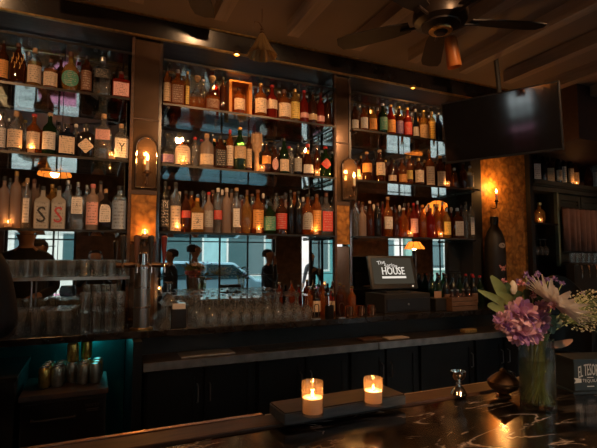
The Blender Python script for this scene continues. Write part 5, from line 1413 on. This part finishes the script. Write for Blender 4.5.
# ------------------------------------------------------------------ people
SKIN = solid('skin', (.50, .30, .21), .55); HAIR = solid('dark_hair', (.02, .014, .012), .6)
def person(loc, rz, label, shirt, trousers, pose='stand', hand=None, hair='short', scale=1.0):
    t = thing('person', label, 'person', loc, rz)
    # joints (x right, y forward is -y)
    J = {}; E = []
    def j(n, p, r): J[n] = (Vector(p), r)
    sit = pose == 'sit'; hz = .72 if sit else .93
    j('pel', (0, 0, hz), .15); j('waist', (0, 0, hz + .18), .135); j('chest', (0, .0, hz + .38), .155); j('neckb', (0, .0, hz + .53), .075); j('neck', (0, -.01, hz + .60), .046)
    j('head0', (0, -.02, hz + .685), .075); j('head1', (0, -.02, hz + .77), .135); j('head2', (0, -.012, hz + .83), .09)
    E += [('pel', 'waist'), ('waist', 'chest'), ('chest', 'neckb'), ('neckb', 'neck'), ('neck', 'head0'), ('head0', 'head1'), ('head1', 'head2')]
    for s, k in ((-1, 'l'), (1, 'r')):
        j('sh' + k, (s * .18, 0, hz + .49), .065)
        if hand and k in hand:
            e_, h_ = hand[k]; j('el' + k, e_, .045); j('wr' + k, h_, .030)
        else:
            j('el' + k, (s * .25, .0, hz + .22), .045); j('wr' + k, (s * .24, -.12 if not sit else -.24, hz + .02 if not sit else hz + .22), .032)
        w = J['wr' + k][0]; d = (w - J['el' + k][0]).normalized(); j('pa' + k, w + d * .07, .035)
        E += [('neckb', 'sh' + k), ('sh' + k, 'el' + k), ('el' + k, 'wr' + k), ('wr' + k, 'pa' + k)]
        for q in range(4):
            sd = d.cross(Vector((1, .3, .2))).normalized(); o_ = (q - 1.5) * .018
            j('f%s%d' % (k, q), w + d * (.10 + .008 * (q in (1, 2))) + sd * o_, .010); j('g%s%d' % (k, q), w + d * (.13 + .01 * (q in (1, 2))) + sd * o_ + Vector((0, 0, -.012)), .008); E += [('pa' + k, 'f%s%d' % (k, q)), ('f%s%d' % (k, q), 'g%s%d' % (k, q))]
        j('th' + k, w + d * .05 + d.cross(Vector((0, 0, 1))).normalized() * .045 * s, .010); E.append(('wr' + k, 'th' + k))
        j('hip' + k, (s * .10, 0, hz - .04), .10)
        if sit: j('kn' + k, (s * .13, -.42, hz - .02), .065); j('an' + k, (s * .13, -.38, hz - .42), .042); j('to' + k, (s * .14, -.52, hz - .46), .035)
        else: j('kn' + k, (s * .11, -.01, .50), .065); j('an' + k, (s * .11, .02, .09), .045); j('to' + k, (s * .12, -.14, .035), .035)
        E += [('pel', 'hip' + k), ('hip' + k, 'kn' + k), ('kn' + k, 'an' + k), ('an' + k, 'to' + k)]
    ks = list(J); me = bpy.data.meshes.new('person_body'); me.from_pydata([J[k][0] * scale for k in ks], [(ks.index(a), ks.index(c)) for a, c in E], [])
    o = bpy.data.objects.new('body', me); COL.objects.link(o)
    m = o.modifiers.new('s', 'SKIN'); m.use_smooth_shade = True; o.modifiers.new('u', 'SUBSURF').levels = 1
    o.modifiers['u'].render_levels = 1
    for i, k in enumerate(ks): me.skin_vertices[0].data[i].radius = (J[k][1] * scale,) * 2; me.skin_vertices[0].data[i].use_root = (k == 'pel')
    dg = bpy.context.evaluated_depsgraph_get(); ev = o.evaluated_get(dg); nm = bpy.data.meshes.new_from_object(ev)
    bpy.data.objects.remove(o)
    for mm in (shirt, trousers, SKIN, BLACKM): nm.materials.append(mm)
    for p in nm.polygons:
        c = p.center / scale; p.use_smooth = True
        nearh = min((c - J[k][0]).length for k in ('wrl', 'wrr', 'pal', 'par', 'fl1', 'fr1', 'gl1', 'gr1'))
        if c.z > hz + .575 and abs(c.x) < .12: p.material_index = 2
        elif nearh < .075: p.material_index = 2
        elif min((c - J[k][0]).length for k in ('anl', 'anr', 'tol', 'tor')) < .10: p.material_index = 3
        elif c.z < hz + .03 or (sit and c.y < -.2 and c.z < hz + .1): p.material_index = 1
        else: p.material_index = 0
    b_ = put('body', nm, t)
    hd = (hz + .76) * scale
    b = MB(); b.lathe([(.0, -.022), (.012, -.012), (.010, .008), (.004, .02)], SKIN, 8, c=(0, -.118 * scale, hd - .01)); put('nose', b, b_)
    b = MB()
    for s in (-1, 1): b.lathe([(0, -.007), (.010, 0), (0, .007)], BLACKM, 8, c=(s * .032, -.103 * scale, hd + .012))
    b.box(-.02, .02, -.112 * scale, -.10 * scale, hd - .048, hd - .043, solid('lips', (.35, .12, .10), .5)); put('face_details', b, b_)
    b = MB(); R_ = .106 * scale
    prof = [(R_ * .98, -.035), (R_ * 1.03, .03), (R_ * .9, .075), (R_ * .5, .105), (0, .112)]
    if hair == 'long': prof = [(R_ * .85, -.20), (R_ * 1.05, -.12), (R_ * 1.1, -.02)] + prof[1:]
    vs = []; n = 18
    b.lathe(prof, HAIR, n, c=(0, .028 * scale, hd), close=False); put('hair', b, t)
    if hair == 'cap':
        b = MB(); b.lathe([(R_ * 1.08, .02), (R_ * 1.08, .06), (R_ * .7, .11), (0, .125)], BLACKM, 20, c=(0, 0, hd)); b.box(-.07, .07, -.20, -.08, hd + .02, hd + .03, BLACKM); put('cap', b, t)
    return t
SH1 = solid('shirt_black', (.015, .015, .018), .8); SH2 = solid('shirt_plaid_grey', (.30, .26, .25), .8, nz=.3, nscale=25); SH3 = solid('shirt_dark_blue', (.03, .04, .06), .8); TR = solid('trousers_dark', (.02, .022, .03), .8); SH4 = solid('shirt_grey', (.10, .10, .11), .8)
# photographer seated at the camera, behind the lens
person((.03, -.50, -.02), PI, 'person in dark top holding up a phone, seen only in the mirror', SH1, TR, 'stand', hand={'l': ((-.24, -.10, 1.22), (-.10, -.30, 1.40)), 'r': ((.24, -.10, 1.22), (.10, -.30, 1.40))}, hair='long', scale=.97)
person((-.66, -.02, .06), PI * .60, 'person in black cap and shirt sitting at the bar, seen in the mirror', SH1, TR, 'sit', hair='cap', scale=1.04) if False else person((-.70, .24, 0), PI * .62, 'person in black cap and shirt standing at the bar, seen in the mirror', SH1, TR, 'stand', hair='cap', scale=1.03)
person((1.24, -.72, 0), PI * 1.45, 'person with tied hair and dark top talking, seen in the mirror', SH3, TR, 'stand', hair='short', scale=.98)
person((1.66, -.78, 0), PI * .55, 'person with short dark hair and patterned shirt, seen in the mirror', SH2, TR, 'stand', hair='short', scale=1.03)
person((2.95, -.40, 0), PI * .8, 'person in dark top raising one arm to the face, seen in the mirror', SH1, TR, 'stand', hand={'r': ((.20, -.28, 1.20), (.04, -.16, 1.55))}, hair='short', scale=.98)
person((4.95, -2.6, -.02), 0, 'person standing outside the doorway, the first of a pair, seen in the mirror', SH4, TR, 'stand', hair='short')
person((5.40, -2.7, -.02), 0, 'person standing outside the doorway, the second of a pair, seen in the mirror', SH3, TR, 'stand', hair='short')
# bartender at the frame edge
person((-.60, 2.35, 0), PI, 'person in black shirt working behind the bar, mostly beyond the frame', SH1, TR, 'stand', hair='short', hand={'r': ((.24, .0, 1.16), (.10, -.24, 1.10)), 'l': ((-.24, .0, 1.16), (-.10, -.24, 1.10))}, scale=1.12)

# ------------------------------------------------------------------ world and output
w = bpy.data.worlds.new('dusk'); S.world = w; w.use_nodes = True
bg = w.node_tree.nodes['Background']; bg.inputs[0].default_value = (.80, .91, .93, 1); bg.inputs[1].default_value = 2.4
S.view_settings.view_transform = 'Standard'; S.view_settings.look = 'None'; S.view_settings.gamma = 1; S.view_settings.exposure = .2
S.view_settings.use_curve_mapping = False
cy = S.cycles
cy.max_bounces = 9; cy.glossy_bounces = 6; cy.diffuse_bounces = 3; cy.transmission_bounces = 4; cy.transparent_max_bounces = 40
cy.caustics_reflective = False; cy.caustics_refractive = False; cy.sample_clamp_indirect = 4; cy.use_denoising = True; cy.blur_glossy = .5
